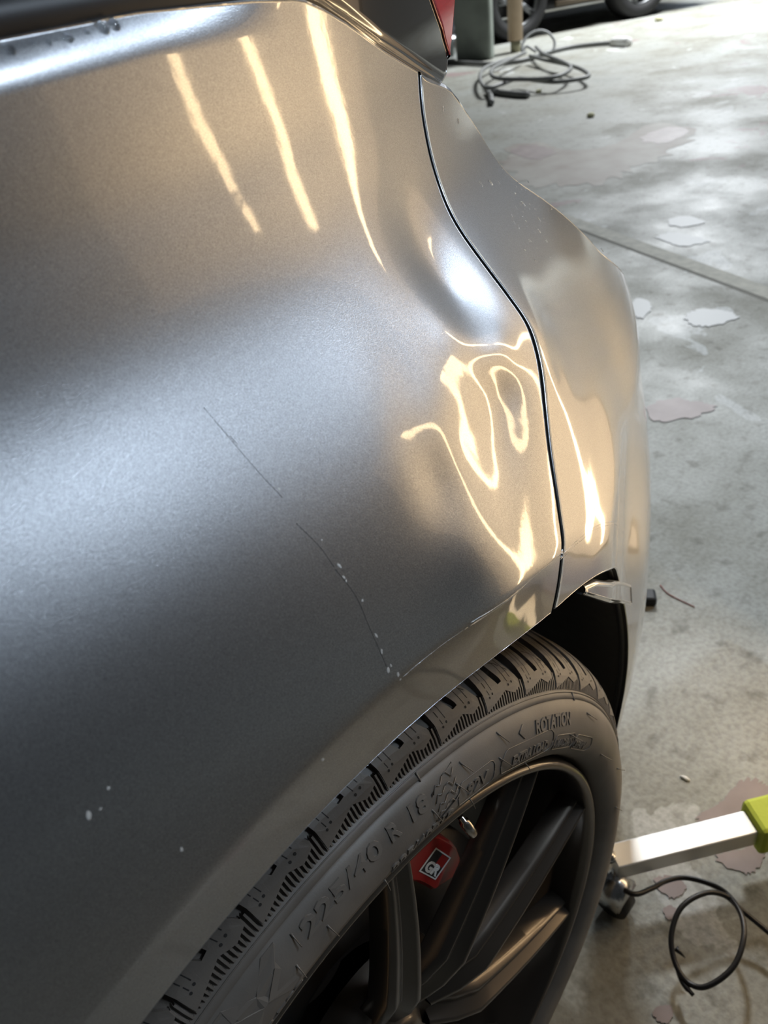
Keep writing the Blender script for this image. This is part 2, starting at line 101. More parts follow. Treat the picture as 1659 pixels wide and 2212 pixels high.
29330 29463 29601 29739 29874 30001 30121 30236 30344 30449 30529 30633 31044 31642 32416 33329 34353 35481 36706 38018 39436 40867 42160 43089 43460 43620 43689 43747 43528 43376 43212 43041 42990 42823 42659 42498 42337 31212 31165 31119 31075 31033 30995 30961 30932 30909 30893 30884 30885 30863 30859 30864 30881 30910 30952 31007 31074 31155 31249 31354 31468 31589 31712 31834 31952 32061
32163 32260 32351 32442 32511 32605 32993 33561 34300 35175 36160 37250 38439 39721 41114 42528 43815 44751 45139 45312 45393 45463 45254 45112 44956 44792 44747 44586 44428 44272 44116 33387 33347 33307 33269 33233 33201 33173 33149 33131 33120 33115 33120 33100 33099 33105 33122 33150 33189 33240 33303 33378 33463 33559 33662 33769 33878 33985 34087 34180 34265 34346 34423 34501 34559 34644
35010 35548 36250 37086 38031 39081 40233 41482 42848 44244 45523 46465 46870 47056 47150 47231 47033 46900 46753 46596 46559 46403 46251 46100 45949 35608 35573 35539 35506 35476 35449 35426 35407 35394 35387 35385 35393 35376 35376 35383 35399 35426 35463 35510 35567 35635 35713 35799 35890 35985 36081 36173 36260 36337 36407 36473 36537 36604 36654 36731 37075 37584 38251 39048 39953 40964
42079 43295 44636 46014 47285 48233 48654 48853 48960 49053 48866 48742 48603 48455 48424 48275 48128 47983 47837 37911 37881 37852 37824 37798 37776 37757 37743 37734 37730 37732 37743 37728 37729 37736 37752 37777 37810 37853 37905 37966 38035 38111 38192 38275 38357 38436 38508 38571 38628 38681 38733 38789 38831 38901 39222 39701 40331 41087 41949 42917 43992 45173 46484 47843 49104 50056
50494 50705 50825 50929 50752 50638 50508 50367 50343 50201 50059 49920 49779 40081 40054 40029 40005 39984 39966 39951 39941 39936 39936 39941 39954 39940 39942 39949 39965 39987 40018 40056 40103 40156 40217 40284 40354 40425 40495 40560 40619 40668 40712 40752 40794 40840 40876 40939 41247 41708 42319 43053 43893 44840 45896 47062 48363 49715 50977 51937 52390 52614 52746 52862 52695 52591
52469 52336 52319 52183 52047 51912 51776 42906 42883 42861 42841 42823 42809 42799 42792 42791 42794 42802 42816 42805 42808 42814 42828 42849 42876 42910 42951 42998 43050 43107 43167 43226 43283 43336 43382 43418 43449 43479 43510 43547 43577 43632 43901 44305 44842 45493 46243 47099 48067 49152 50384 51684 52914 53870 54339 54575 54718 54846 54690 54595 54483 54357 54347 54217 54086 53956
53824 43329 43308 43290 43273 43260 43249 43243 43240 43242 43248 43259 43275 43265 43269 43275 43288 43306 43330 43360 43395 43434 43478 43526 43575 43623 43668 43709 43742 43766 43785 43803 43824 43853 43874 43931 44267 44779 45462 46284 47224 48278 49443 50715 52113 53551 54880 55884 56358 56608 56764 56902 56757 56672 56568 56450 56447 56323 56197 56072 55943"""
SEAM = [(0.2271, 0.5943), (0.2201, 0.5804), (0.2151, 0.5637), (0.2108, 0.5444), (0.2054, 0.5281), (0.2026, 0.5116), (0.1996, 0.4957), (0.1966, 0.4841), (0.1867, 0.4729), (0.1663, 0.4531), (0.1475, 0.4288), (0.1363, 0.4014), (0.1346, 0.3969), (0.1304, 0.3644)]
TOP = [(-0.0241, 0.6450), (-0.0093, 0.6450), (0.0071, 0.6450), (0.0160, 0.6450), (0.0290, 0.6450), (0.0574, 0.6434), (0.0832, 0.6419), (0.1088, 0.6394), (0.1177, 0.6378), (0.1305, 0.6337), (0.1486, 0.6265), (0.1840, 0.6110), (0.2271, 0.5943)]
LAMPLOW = [(0.0850, 0.6535), (0.1075, 0.6415), (0.1273, 0.6364), (0.1487, 0.6274), (0.1792, 0.6139), (0.2205, 0.5976), (0.2425, 0.5890), (0.2588, 0.5829)]
BTOP = [(0.2376, 0.5890), (0.2681, 0.5797), (0.2825, 0.5721), (0.2963, 0.5629), (0.3215, 0.5432), (0.3355, 0.5209), (0.3491, 0.5072), (0.3792, 0.4868), (0.4039, 0.4669), (0.4260, 0.4457), (0.4433, 0.4286)]
LAMP_RIGHT = [(0.2588, 0.5829), (0.2663, 0.5899), (0.2735, 0.5962), (0.2806, 0.6027), (0.2871, 0.6122), (0.2920, 0.6206), (0.2976, 0.6312), (0.3000, 0.6376)]
LENS_EDGE = [(0.2737, 0.5984), (0.2695, 0.6042), (0.2659, 0.6103), (0.2598, 0.6164), (0.2526, 0.6246), (0.2468, 0.6322), (0.2426, 0.6414)]
CALY = .036
CALIPER = [(0.0495, 0.1700), (0.0584, 0.1745), (0.0694, 0.1701), (0.0800, 0.1599), (0.0907, 0.1453), (0.1004, 0.1259), (0.1052, 0.1107), (0.1078, 0.0931), (0.1040, 0.0841), (0.0967, 0.0833), (0.0850, 0.0902), (0.0751, 0.0955), (0.0704, 0.1072), (0.0627, 0.1242), (0.0560, 0.1348), (0.0487, 0.1543)]
BADGE = [(0.0642, 0.1381), (0.0781, 0.1074), (0.0965, 0.1117), (0.0831, 0.1424)]
VALVE = [(0.0943, 0.0200, 0.1805), (0.0991, 0.0140, 0.1595)]
DROPS = [(0.3706, 0.5013), (0.3491, 0.5064), (0.3681, 0.4922), (0.3811, 0.4808), (0.3302, 0.4991), (0.2894, 0.5011), (0.3407, 0.4860), (0.2957, 0.4885), (0.2754, 0.5540), (0.2773, 0.5607), (0.2536, 0.5723), (0.3338, 0.5191), (0.3253, 0.4840), (0.3271, 0.4778), (0.2945, 0.5218), (0.2752, 0.5260), (0.4508, 0.4286), (0.3539, 0.5007)]
EDGE_DROPS = [(-0.0192, 0.6425, 0.0016), (-0.0113, 0.6428, 0.0006), (-0.0069, 0.6424, 0.0009), (-0.0015, 0.6425, 0.0005), (-0.0002, 0.6425, 0.0014), (0.0012, 0.6423, 0.0006), (0.0071, 0.6429, 0.0007), (0.0131, 0.6432, 0.0020), (0.0177, 0.6435, 0.0020), (-0.0039, 0.6426, 0.0005)]
CHIPS = [(0.0035, 0.4811, 0.00050, 2.5), (0.0031, 0.4770, 0.00040, 2.0), (0.0033, 0.4754, 0.00040, 1.2), (0.0061, 0.4659, 0.00050, 1.2), (0.0060, 0.4511, 0.00040, 3.0), (0.0059, 0.4439, 0.00040, 3.0), (0.0061, 0.4349, 0.00070, 2.0), (0.0100, 0.4295, 0.00060, 2.2), (0.0079, 0.4357, 0.00040, 2.0), (0.0107, 0.4261, 0.00050, 1.0), (-0.1046, 0.4735, 0.00070, 2.0), (-0.1013, 0.4725, 0.00040, 1.0), (-0.0969, 0.4760, 0.00050, 1.0), (-0.0315, 0.4222, 0.00060, 2.2), (-0.0879, 0.4395, 0.00050, 2.0), (0.0021, 0.4912, 0.00040, 1.0), (0.1073, 0.3926, 0.00040, 1.0), (-0.0023, 0.5107, 0.00030, 2.0)]
SCRATCHES = [[(-0.0101, 0.5398), (-0.0080, 0.5296), (-0.0060, 0.5193), (-0.0030, 0.5082)], [(-0.0075, 0.5301), (-0.0067, 0.5271)], [(-0.0036, 0.5001), (-0.0001, 0.4902), (0.0013, 0.4819)], [(0.0014, 0.4810), (0.0043, 0.4684), (0.0045, 0.4548), (0.0058, 0.4369)]]
SPAT = [(0.1786, 0.3370), (0.2002, 0.3232), (0.2706, 0.2613), (0.3710, 0.1661), (0.3757, 0.1435), (0.3068, 0.2108), (0.2210, 0.2957)]

# points on and over the floor
HOSE = [(6.073, 4.970, 0.020), (5.960, 4.598, 0.020), (5.899, 4.310, 0.020), (5.969, 4.152, 0.020), (6.107, 4.088, 0.020), (6.381, 4.090, 0.020), (6.636, 4.026, 0.020), (6.765, 3.836, 0.020), (6.801, 3.640, 0.020)]
COIL_A = [(5.886, 4.115, 0.030), (5.498, 4.057, 0.030), (5.105, 3.819, 0.030), (4.744, 3.495, 0.030), (4.869, 3.450, 0.030), (5.059, 3.448, 0.030), (4.983, 3.244, 0.030), (4.941, 3.070, 0.030), (5.034, 2.952, 0.030), (5.156, 2.950, 0.030), (5.384, 3.148, 0.030), (5.562, 3.373, 0.030), (5.760, 3.681, 0.030), (5.975, 3.976, 0.030)]
COIL_B = [(5.977, 4.021, 0.050), (5.542, 3.913, 0.050), (5.249, 3.816, 0.050), (4.946, 3.564, 0.050), (4.887, 3.291, 0.050), (4.921, 3.129, 0.050), (5.044, 3.083, 0.050), (5.302, 3.180, 0.050), (5.571, 3.438, 0.050), (5.876, 3.779, 0.050), (6.234, 4.093, 0.050)]
TAIL_A = [(4.857, 3.571, 0.020), (4.682, 3.410, 0.020), (4.491, 3.262, 0.020)]
TAIL_B = [(4.858, 3.540, 0.020), (4.788, 3.373, 0.020), (4.750, 3.234, 0.020), (4.740, 3.146, 0.020)]
LOOP = [(6.269, 4.116, 0.045), (6.241, 4.188, 0.091), (6.192, 4.201, 0.059), (6.235, 4.220, 0.120), (6.309, 4.200, 0.169), (6.376, 4.154, 0.184), (6.416, 4.090, 0.157), (6.415, 4.031, 0.095), (6.362, 4.023, 0.035), (6.268, 4.084, 0.030)]
PLUG = [(6.754, 3.623, 0.030), (6.715, 3.517, 0.030)]
POST = [(6.607, 4.559, -0.000)]
COLUMN = [(6.190, 4.908, 0.000), (6.227, 4.554, 0.000)]
CANISTER = [(6.294, 5.082, 0.000)]
WHEELS = [(7.254, 4.970, 0.000), (8.505, 4.364, 0.000)]
CRUMBS = [(4.904, 3.177, 0.000), (4.280, 2.410, 0.000), (8.168, 4.001, 0.000), (0.562, 0.040, 0.000)]
JOINT = [(2.493, 1.323, 0.000), (2.158, 0.568, 0.000), (2.085, 0.368, 0.000)]
BAR = [(0.356, 0.036, 0.075), (0.502, -0.073, 0.075)]
CABLE = [(0.356, 0.058, 0.045), (0.348, 0.034, 0.045), (0.346, 0.004, 0.045), (0.368, -0.008, 0.045), (0.393, -0.015, 0.045), (0.413, -0.028, 0.045), (0.422, -0.052, 0.045), (0.418, -0.075, 0.045), (0.400, -0.098, 0.045), (0.375, -0.111, 0.045), (0.343, -0.114, 0.045), (0.314, -0.101, 0.045), (0.308, -0.084, 0.045), (0.317, -0.064, 0.045), (0.337, -0.049, 0.045), (0.367, -0.045, 0.045), (0.397, -0.058, 0.045), (0.412, -0.075, 0.045), (0.414, -0.093, 0.045), (0.412, -0.124, 0.045), (0.402, -0.167, 0.045)]
CABLE_END = [(0.318, -0.066, 0.030), (0.306, -0.079, 0.030), (0.301, -0.093, 0.030)]
SPIKE = [(0.334, -0.057, 0.030), (0.333, -0.069, 0.030)]
CASTER = [(0.335, 0.013, 0.000), (0.327, 0.036, 0.000)]
REDLINE = [(0.898, 0.249, 0.000), (0.885, 0.226, 0.000), (0.880, 0.178, 0.000)]
BLACKBIT = [(0.851, 0.245, 0.010)]
PATCHES = [(2, [(3.335, 2.359), (3.709, 2.419), (3.576, 2.109), (3.750, 1.952), (4.127, 1.976), (4.040, 1.682), (3.597, 1.604), (3.384, 1.629), (3.107, 1.654), (3.007, 1.870), (3.069, 2.061)]),
    (0, [(0.507, -0.005), (0.524, 0.001), (0.543, -0.008), (0.562, -0.013), (0.594, -0.016), (0.613, -0.027), (0.619, -0.043), (0.615, -0.060), (0.591, -0.069), (0.552, -0.040), (0.528, -0.027)]),
    (0, [(0.481, -0.039), (0.509, -0.059), (0.529, -0.074), (0.517, -0.084), (0.488, -0.082), (0.478, -0.066)]),
    (0, [(0.405, 0.003), (0.421, -0.005), (0.426, -0.023), (0.417, -0.031), (0.403, -0.026), (0.398, -0.016)]),
    (0, [(0.380, -0.021), (0.391, -0.026), (0.386, -0.037), (0.373, -0.032)]),
    (0, [(0.272, -0.064), (0.284, -0.069), (0.288, -0.079), (0.275, -0.083), (0.267, -0.075)]),
    (0, [(1.454, 0.565), (1.513, 0.536), (1.526, 0.486), (1.529, 0.437), (1.463, 0.455), (1.399, 0.513)]),
    (0, [(3.508, 2.426), (3.646, 2.376), (3.520, 2.153), (3.374, 2.192)]),
    (0, [(3.858, 1.885), (4.116, 1.842), (4.037, 1.704), (3.793, 1.728)]),
    (1, [(2.551, 1.113), (2.610, 1.087), (2.609, 1.018), (2.569, 0.933), (2.499, 0.981), (2.511, 1.054)]),
    (1, [(1.948, 0.713), (2.012, 0.717), (2.042, 0.669), (2.030, 0.598), (1.962, 0.614), (1.919, 0.659)]),
    (1, [(2.722, 1.161), (2.793, 1.124), (2.756, 1.036), (2.672, 1.082)]),
    (1, [(1.978, 0.898), (2.035, 0.887), (1.973, 0.828), (1.893, 0.825)])]

# ------------------------------------------------------------------ helpers
def mat(name, base=(.5, .5, .5), rough=.5, metal=0.0, coat=0.0, coat_rough=.03, emis=None, estr=0.0, spec=.5, alpha=1.0, trans=0.0):
    m = bpy.data.materials.new(name); m.use_nodes = True
    b = m.node_tree.nodes['Principled BSDF']
    b.inputs['Base Color'].default_value = (*base, 1); b.inputs['Roughness'].default_value = rough; b.inputs['Metallic'].default_value = metal
    b.inputs['Coat Weight'].default_value = coat; b.inputs['Coat Roughness'].default_value = coat_rough
    b.inputs['Specular IOR Level'].default_value = spec; b.inputs['Transmission Weight'].default_value = trans
    if emis: b.inputs['Emission Color'].default_value = (*emis, 1); b.inputs['Emission Strength'].default_value = estr
    return m
def N(m, typ, **kw):
    n = m.node_tree.nodes.new(typ)
    for k, v in kw.items():
        if k in n.inputs: n.inputs[k].default_value = v
        else: setattr(n, k, v)
    return n
def L(m, a, ao, b, bi): m.node_tree.links.new(a.outputs[ao], b.inputs[bi])
def BS(m): return m.node_tree.nodes['Principled BSDF']
def noise_bump(m, scale, dist, strength=.5, detail=4):
    tc = N(m, 'ShaderNodeTexCoord'); nz = N(m, 'ShaderNodeTexNoise', Scale=scale, Detail=detail); bp = N(m, 'ShaderNodeBump', Strength=strength, Distance=dist)
    L(m, tc, 'Object', nz, 'Vector'); L(m, nz, 'Fac', bp, 'Height'); L(m, bp, 'Normal', BS(m), 'Normal')
    return tc, nz, bp
def noise_color(m, scale, c1, c2, lo=.35, hi=.65, detail=4):
    tc = N(m, 'ShaderNodeTexCoord'); nz = N(m, 'ShaderNodeTexNoise', Scale=scale, Detail=detail); cr = N(m, 'ShaderNodeValToRGB')
    cr.color_ramp.elements[0].position = lo; cr.color_ramp.elements[1].position = hi
    cr.color_ramp.elements[0].color = (*c1, 1); cr.color_ramp.elements[1].color = (*c2, 1)
    L(m, tc, 'Object', nz, 'Vector'); L(m, nz, 'Fac', cr, 'Fac'); L(m, cr, 'Color', BS(m), 'Base Color')
    return tc, nz, cr
def lift(v): return (v[0], v[1], v[2] + ZH)
def mesh_obj(name, verts, faces, m, parent=None, smooth=True, mats=None, midx=None, raise_z=True):
    me = bpy.data.meshes.new(name)
    me.from_pydata([lift(v) if raise_z else tuple(v) for v in verts], [], faces)
    for k in (mats or [m]): me.materials.append(k)
    if midx is not None: me.polygons.foreach_set('material_index', midx)
    if smooth: me.polygons.foreach_set('use_smooth', [True] * len(me.polygons))
    me.update()
    o = bpy.data.objects.new(name, me); COL.objects.link(o)
    if parent: o.parent = parent
    return o
def obj_bm(name, bm, m, parent=None, smooth=False):
    me = bpy.data.meshes.new(name); bm.normal_update(); bm.to_mesh(me); bm.free(); me.materials.append(m)
    if smooth: me.polygons.foreach_set('use_smooth', [True] * len(me.polygons))
    o = bpy.data.objects.new(name, me); COL.objects.link(o)
    if parent: o.parent = parent
    return o
def thing(name, label, cat, group=None):
    o = bpy.data.objects.new(name, None); COL.objects.link(o); o['label'] = label; o['category'] = cat
    if group: o['group'] = group
    return o
def tag(o, label=None, cat=None, group=None, kind=None):
    for k, v in (('label', label), ('category', cat), ('group', group), ('kind', kind)):
        if v: o[k] = v
    return o
def spline(pts, n=8, closed=False):
    P = [Vector(p) for p in pts]; out = []; m = len(P)
    rng = range(m if closed else m - 1)
    for i in rng:
        p0 = P[(i - 1) % m] if closed or i > 0 else P[0] * 2 - P[1]
        p1 = P[i]; p2 = P[(i + 1) % m]
        p3 = P[(i + 2) % m] if closed or i + 2 < m else P[-1] * 2 - P[-2]
        for k in range(n):
            t = k / n
            out.append(.5 * ((2 * p1) + (-p0 + p2) * t + (2 * p0 - 5 * p1 + 4 * p2 - p3) * t * t + (-p0 + 3 * p1 - 3 * p2 + p3) * t ** 3))
    if not closed: out.append(P[-1])
    return out
def tube_vf(pts, r, seg=10, vf=None, cap=True):
    V, F = vf if vf else ([], [])
    pts = [Vector(p) for p in pts]; n = len(pts); rr = r if isinstance(r, (list, tuple)) else [r] * n
    up = Vector((0, 0, 1)); t = (pts[1] - pts[0]).normalized()
    if abs(t.dot(up)) > .9: up = Vector((1, 0, 0))
    nrm = (up - t * up.dot(t)).normalized(); base = len(V)
    for i, p in enumerate(pts):
        t = (pts[min(i + 1, n - 1)] - pts[max(i - 1, 0)]).normalized()
        nrm = (nrm - t * nrm.dot(t)).normalized(); b = t.cross(nrm)
        for k in range(seg):
            a = 2 * math.pi * k / seg
            V.append(tuple(p + (nrm * math.cos(a) + b * math.sin(a)) * rr[i]))
    for i in range(n - 1):
        for k in range(seg):
            k2 = (k + 1) % seg
            F.append((base + i * seg + k, base + i * seg + k2, base + (i + 1) * seg + k2, base + (i + 1) * seg + k))
    if cap:
        F.append(tuple(base + k for k in range(seg))[::-1]); F.append(tuple(base + (n - 1) * seg + k for k in range(seg)))
    return V, F
def tube(name, pts, r, m, parent=None, seg=10, raise_z=True):
    V, F = tube_vf(pts, r, seg)
    return mesh_obj(name, V, F, m, parent, raise_z=raise_z)
def lathe(name, prof, m, parent=None, n=180, a0=0, a1=360, flip=False):
    """prof: (radius, y) about the wheel axis"""
    V, F = [], []; k = len(prof); full = abs(a1 - a0) >= 360; cnt = n if full else n + 1
    for i in range(cnt):
        a = math.radians(a0 + (a1 - a0) * i / n)
        for r, y in prof: V.append((r * math.cos(a), y, r * math.sin(a)))
    for i in range(n):
        j = (i + 1) % cnt
        for q in range(k - 1):
            f = (i * k + q, i * k + q + 1, j * k + q + 1, j * k + q)
            F.append(f[::-1] if flip else f)
    return mesh_obj(name, V, F, m, parent)
def bevel_box(name, size, m, parent=None, loc=(0, 0, 0), rot=(0, 0, 0), bev=.002, seg=2):
    bm = bmesh.new(); bmesh.ops.create_cube(bm, size=1)
    for v in bm.verts: v.co = Vector((v.co.x * size[0], v.co.y * size[1], v.co.z * size[2]))
    if bev: bmesh.ops.bevel(bm, geom=list(bm.edges), offset=bev, segments=seg, affect='EDGES', profile=.5)
    o = obj_bm(name, bm, m, parent); o.location = loc; o.rotation_euler = rot
    return o

# ------------------------------------------------------------------ materials
def paint_mat():
    m = mat('metallic_grey_paint', (.30, .31, .33), .35, .92, 1.0, .05, spec=.5)
    b = BS(m); tc = N(m, 'ShaderNodeTexCoord')
    v = N(m, 'ShaderNodeTexVoronoi', Scale=3600.0); L(m, tc, 'Object', v, 'Vector')
    cr = N(m, 'ShaderNodeValToRGB'); e = cr.color_ramp.elements
    e[0].position = 0; e[0].color = (.21, .215, .225, 1); e[1].position = 1; e[1].color = (.42, .43, .45, 1)
    L(m, v, 'Color', cr, 'Fac'); L(m, cr, 'Color', b, 'Base Color')
    # metallic flakes: tilted normals under a smooth clear coat
    nz = N(m, 'ShaderNodeTexNoise', Scale=2300.0, Detail=2.0); L(m, tc, 'Object', nz, 'Vector')
    bp = N(m, 'ShaderNodeBump', Strength=.22, Distance=.0003); L(m, nz, 'Fac', bp, 'Height'); L(m, bp, 'Normal', b, 'Normal')
    # faint orange peel and polishing marks in the clear coat
    n2 = N(m, 'ShaderNodeTexNoise', Scale=260.0, Detail=1.0); L(m, tc, 'Object', n2, 'Vector')
    b2 = N(m, 'ShaderNodeBump', Strength=.10, Distance=.00012); L(m, n2, 'Fac', b2, 'Height'); L(m, b2, 'Normal', b, 'Coat Normal')
    return m
PAINT = paint_mat()
GLOSS_BLACK = mat('gloss_black_plastic', (.012, .011, .010), .12, 0, 1.0, .03)
RUBBER = mat('black_rubber_seal', (.007, .007, .008), .5, spec=.3)
DARKLIN = mat('wheel_arch_liner', (.012, .012, .012), .75)
noise_bump(DARKLIN, 60, .002, .4)
GAP = mat('gap_black', (.004, .004, .004), .8)
GLASS = mat('dark_rear_glass', (.006, .006, .007), .22, spec=.25)
LENS = mat('red_lamp_lens', (.42, .012, .02), .12, 0, 1.0, .03)
WATER = mat('water', (.9, .95, 1.0), .02, 0, 0, trans=1.0)
BS(WATER).inputs['IOR'].default_value = 1.33
CHIP = mat('paint_chip', (.42, .42, .41), .6)
SCRATCH = mat('dark_scratch', (.05, .05, .055), .6)

# ------------------------------------------------------------------ body surface: y = f(x, z), a cubic spline sheet
FH = 0.0155; FX0, FZ0 = -0.26, -0.16
FC = np.array([int(a) for a in FDATA.split()], float).reshape(FNX, FNZ) * 1e-5
def f_raw(x, z):
    x = np.maximum(np.asarray(x, float), -.255); z = np.asarray(z, float)
    fx = (x - FX0) / FH; fz = (z - FZ0) / FH
    ix = np.clip(np.floor(fx).astype(int), 0, FNX - 4); iz = np.clip(np.floor(fz).astype(int), 0, FNZ - 4)
    u = fx - ix; v = fz - iz
    bw = lambda t: np.stack([(1 - t) ** 3 / 6, (3 * t ** 3 - 6 * t ** 2 + 4) / 6, (-3 * t ** 3 + 3 * t ** 2 + 3 * t + 1) / 6, t ** 3 / 6], -1)
    c = FC[ix[..., None, None] + np.arange(4)[:, None], iz[..., None, None] + np.arange(4)[None, :]]
    return (bw(u)[..., :, None] * bw(v)[..., None, :] * c).sum((-1, -2))
ARCH_R, BAND = .387, .041
def softp(t, s): return s * np.logaddexp(0, t / s)
def f_body(x, z):
    """sheet + the slanted lip round the wheel arch + the rolled edge under the window"""
    x = np.asarray(x, float); z = np.asarray(z, float)
    d = np.hypot(x, z) - ARCH_R
    fade = np.clip((.25 - x) / .11, 0, 1); fade = fade * fade * (3 - 2 * fade)
    y = f_raw(x, z) + .262 * fade * softp(BAND - d, .0019) * (z > 0)
    ze = np.interp(x, TOPX, TOPZ)
    k = np.clip((.10 - x) / .12, 0, 1)
    t = np.clip(.012 - (ze - z), 0, .03)
    return y + 60 * k * t * t
def resample(P, n, pw=None):
    P = np.array(P, float); s = np.r_[0, np.cumsum(np.hypot(*np.diff(P, axis=0).T))]; s /= s[-1]
    t = np.linspace(0, 1, n)
    return np.stack([np.interp(t, s, P[:, 0]), np.interp(t, s, P[:, 1])], -1)
def smooth2(P, n=6): return [(v.x, v.z) for v in spline([(a, 0, b) for a, b in P], n)]
def coons(top, right, bottom, left, nu, nv):
    T = resample(top, nu); B = resample(bottom, nu); Lf = resample(left, nv); R = resample(right, nv)
    u = np.linspace(0, 1, nu)[None, :, None]; v = np.linspace(0, 1, nv)[:, None, None]
    return (1 - v) * T[None] + v * B[None] + (1 - u) * Lf[:, None] + u * R[:, None] - ((1 - u) * (1 - v) * T[0] + u * (1 - v) * T[-1] + (1 - u) * v * B[0] + u * v * B[-1])
def sheet(name, G, m, parent, fy, curls=(), rad=.0010, deep=.007, radt=None):
    """grid G[v,u] in (x,z); rolled edges on the listed sides"""
    nv, nu = G.shape[:2]
    Y = fy(G[..., 0], G[..., 1])
    P = np.concatenate([G[..., :1], Y[..., None], G[..., 1:]], -1)
    V = [tuple(p) for p in P.reshape(-1, 3)]; F = []; dark = set()
    for j in range(nv - 1):
        for i in range(nu - 1):
            a = j * nu + i; F.append((a, a + nu, a + nu + 1, a + 1))
    def rim(idx, inner, flip, rad=rad):
        e = P.reshape(-1, 3)[idx]; q = P.reshape(-1, 3)[inner]
        tang = np.gradient(e, axis=0); tang /= np.linalg.norm(tang, axis=1, keepdims=True)
        out = e - q; out -= (out * tang).sum(1, keepdims=True) * tang; out /= np.linalg.norm(out, axis=1, keepdims=True)
        nrm = np.cross(tang, out); nrm *= np.sign(nrm[:, 1:2] + 1e-9)        # points into the car
        prev = list(idx); nonlocal_dark = dark
        for k in (1, 2, 3, 4):
            if k < 4: a = math.radians(30 * k); ring = e + rad * math.sin(a) * out + rad * (1 - math.cos(a)) * nrm
            else: ring = e + rad * out + deep * nrm
            b = len(V); V.extend(tuple(p) for p in ring); cur = list(range(b, b + len(ring)))
            for i in range(len(cur) - 1):
                f = (prev[i], prev[i + 1], cur[i + 1], cur[i]); F.append(f if flip else f[::-1])
                if k >= 3 and rad < .0035: nonlocal_dark.add(len(F) - 1)
            prev = cur
    A = np.arange(nv * nu).reshape(nv, nu)
    if 'top' in curls: rim(A[0], A[1], False, radt or rad)
    if 'bottom' in curls: rim(A[-1], A[-2], True)
    if 'left' in curls: rim(A[:, 0], A[:, 1], True)
    if 'right' in curls: rim(A[:, -1], A[:, -2], False)
    return mesh_obj(name, V, F, m, parent, mats=[m, GAP], midx=[1 if i in dark else 0 for i in range(len(F))])

# ------------------------------------------------------------------ the setting
def floor_mat():
    m = mat('worn_painted_concrete', (.4, .4, .38), .42, spec=.45); b = BS(m)
    tc = N(m, 'ShaderNodeTexCoord'); mp = N(m, 'ShaderNodeMapping'); L(m, tc, 'Object', mp, 'Vector')
    # base blotches
    n1 = N(m, 'ShaderNodeTexNoise', Scale=2.2, Detail=8.0, Roughness=.6); L(m, mp, 'Vector', n1, 'Vector')
    c1 = N(m, 'ShaderNodeValToRGB'); e = c1.color_ramp.elements
    e[0].position = .36; e[0].color = (.225, .220, .185, 1); e[1].position = .62; e[1].color = (.355, .365, .345, 1)
    L(m, n1, 'Fac', c1, 'Fac')
    # old red paint patches
    n2 = N(m, 'ShaderNodeTexNoise', Scale=1.7, Detail=6.0, Roughness=.55, Distortion=.4); L(m, mp, 'Vector', n2, 'Vector')
    r2 = N(m, 'ShaderNodeValToRGB'); e = r2.color_ramp.elements; e[0].position = .64; e[0].color = (0, 0, 0, 1); e[1].position = .655; e[1].color = (1, 1, 1, 1)
    L(m, n2, 'Fac', r2, 'Fac')
    mx = N(m, 'ShaderNodeMix', data_type='RGBA'); L(m, r2, 'Color', mx, 0); L(m, c1, 'Color', mx, 6); mx.inputs[7].default_value = (.27, .205, .20, 1)
    # white flakes of paint
    n3 = N(m, 'ShaderNodeTexNoise', Scale=3.6, Detail=5.0, Distortion=.8); L(m, mp, 'Vector', n3, 'Vector')
    r3 = N(m, 'ShaderNodeValToRGB'); e = r3.color_ramp.elements; e[0].position = .645; e[0].color = (0, 0, 0, 1); e[1].position = .655; e[1].color = (1, 1, 1, 1)
    L(m, n3, 'Fac', r3, 'Fac')
    m3 = N(m, 'ShaderNodeMix', data_type='RGBA'); L(m, r3, 'Color', m3, 0); L(m, mx, 2, m3, 6); m3.inputs[7].default_value = (.44, .45, .44, 1)
    # small dark specks and stains
    n4 = N(m, 'ShaderNodeTexNoise', Scale=26.0, Detail=5.0); L(m, mp, 'Vector', n4, 'Vector')
    r4 = N(m, 'ShaderNodeValToRGB'); e = r4.color_ramp.elements; e[0].position = .30; e[0].color = (.45, .43, .38, 1); e[1].position = .44; e[1].color = (1, 1, 1, 1)
    L(m, n4, 'Fac', r4, 'Fac')
    m4 = N(m, 'ShaderNodeMix', data_type='RGBA', blend_type='MULTIPLY'); m4.inputs[0].default_value = .8; L(m, m3, 2, m4, 6); L(m, r4, 'Color', m4, 7)
    n5 = N(m, 'ShaderNodeTexNoise', Scale=120.0, Detail=4.0); L(m, mp, 'Vector', n5, 'Vector')
    r5 = N(m, 'ShaderNodeValToRGB'); e = r5.color_ramp.elements; e[0].position = .3; e[0].color = (.72, .71, .68, 1); e[1].position = .6; e[1].color = (1.1, 1.1, 1.08, 1)
    L(m, n5, 'Fac', r5, 'Fac')
    m5 = N(m, 'ShaderNodeMix', data_type='RGBA', blend_type='MULTIPLY'); m5.inputs[0].default_value = .8; L(m, m4, 2, m5, 6); L(m, r5, 'Color', m5, 7)
    L(m, m5, 2, b, 'Base Color')
    rr = N(m, 'ShaderNodeMapRange'); L(m, n1, 'Fac', rr, 'Value'); rr.inputs[1].default_value = .35; rr.inputs[2].default_value = .65; rr.inputs[3].default_value = .68; rr.inputs[4].default_value = .44
    L(m, rr, 'Result', b, 'Roughness')
    bp = N(m, 'ShaderNodeBump', Strength=.35, Distance=.002); L(m, n5, 'Fac', bp, 'Height'); L(m, bp, 'Normal', b, 'Normal')
    return m
FLOOR = floor_mat()
fl = mesh_obj('floor', [(-6, -6, 0), (16, -6, 0), (16, 16, 0), (-6, 16, 0)], [(0, 1, 2, 3)], FLOOR, smooth=False, raise_z=False); fl['kind'] = 'structure'
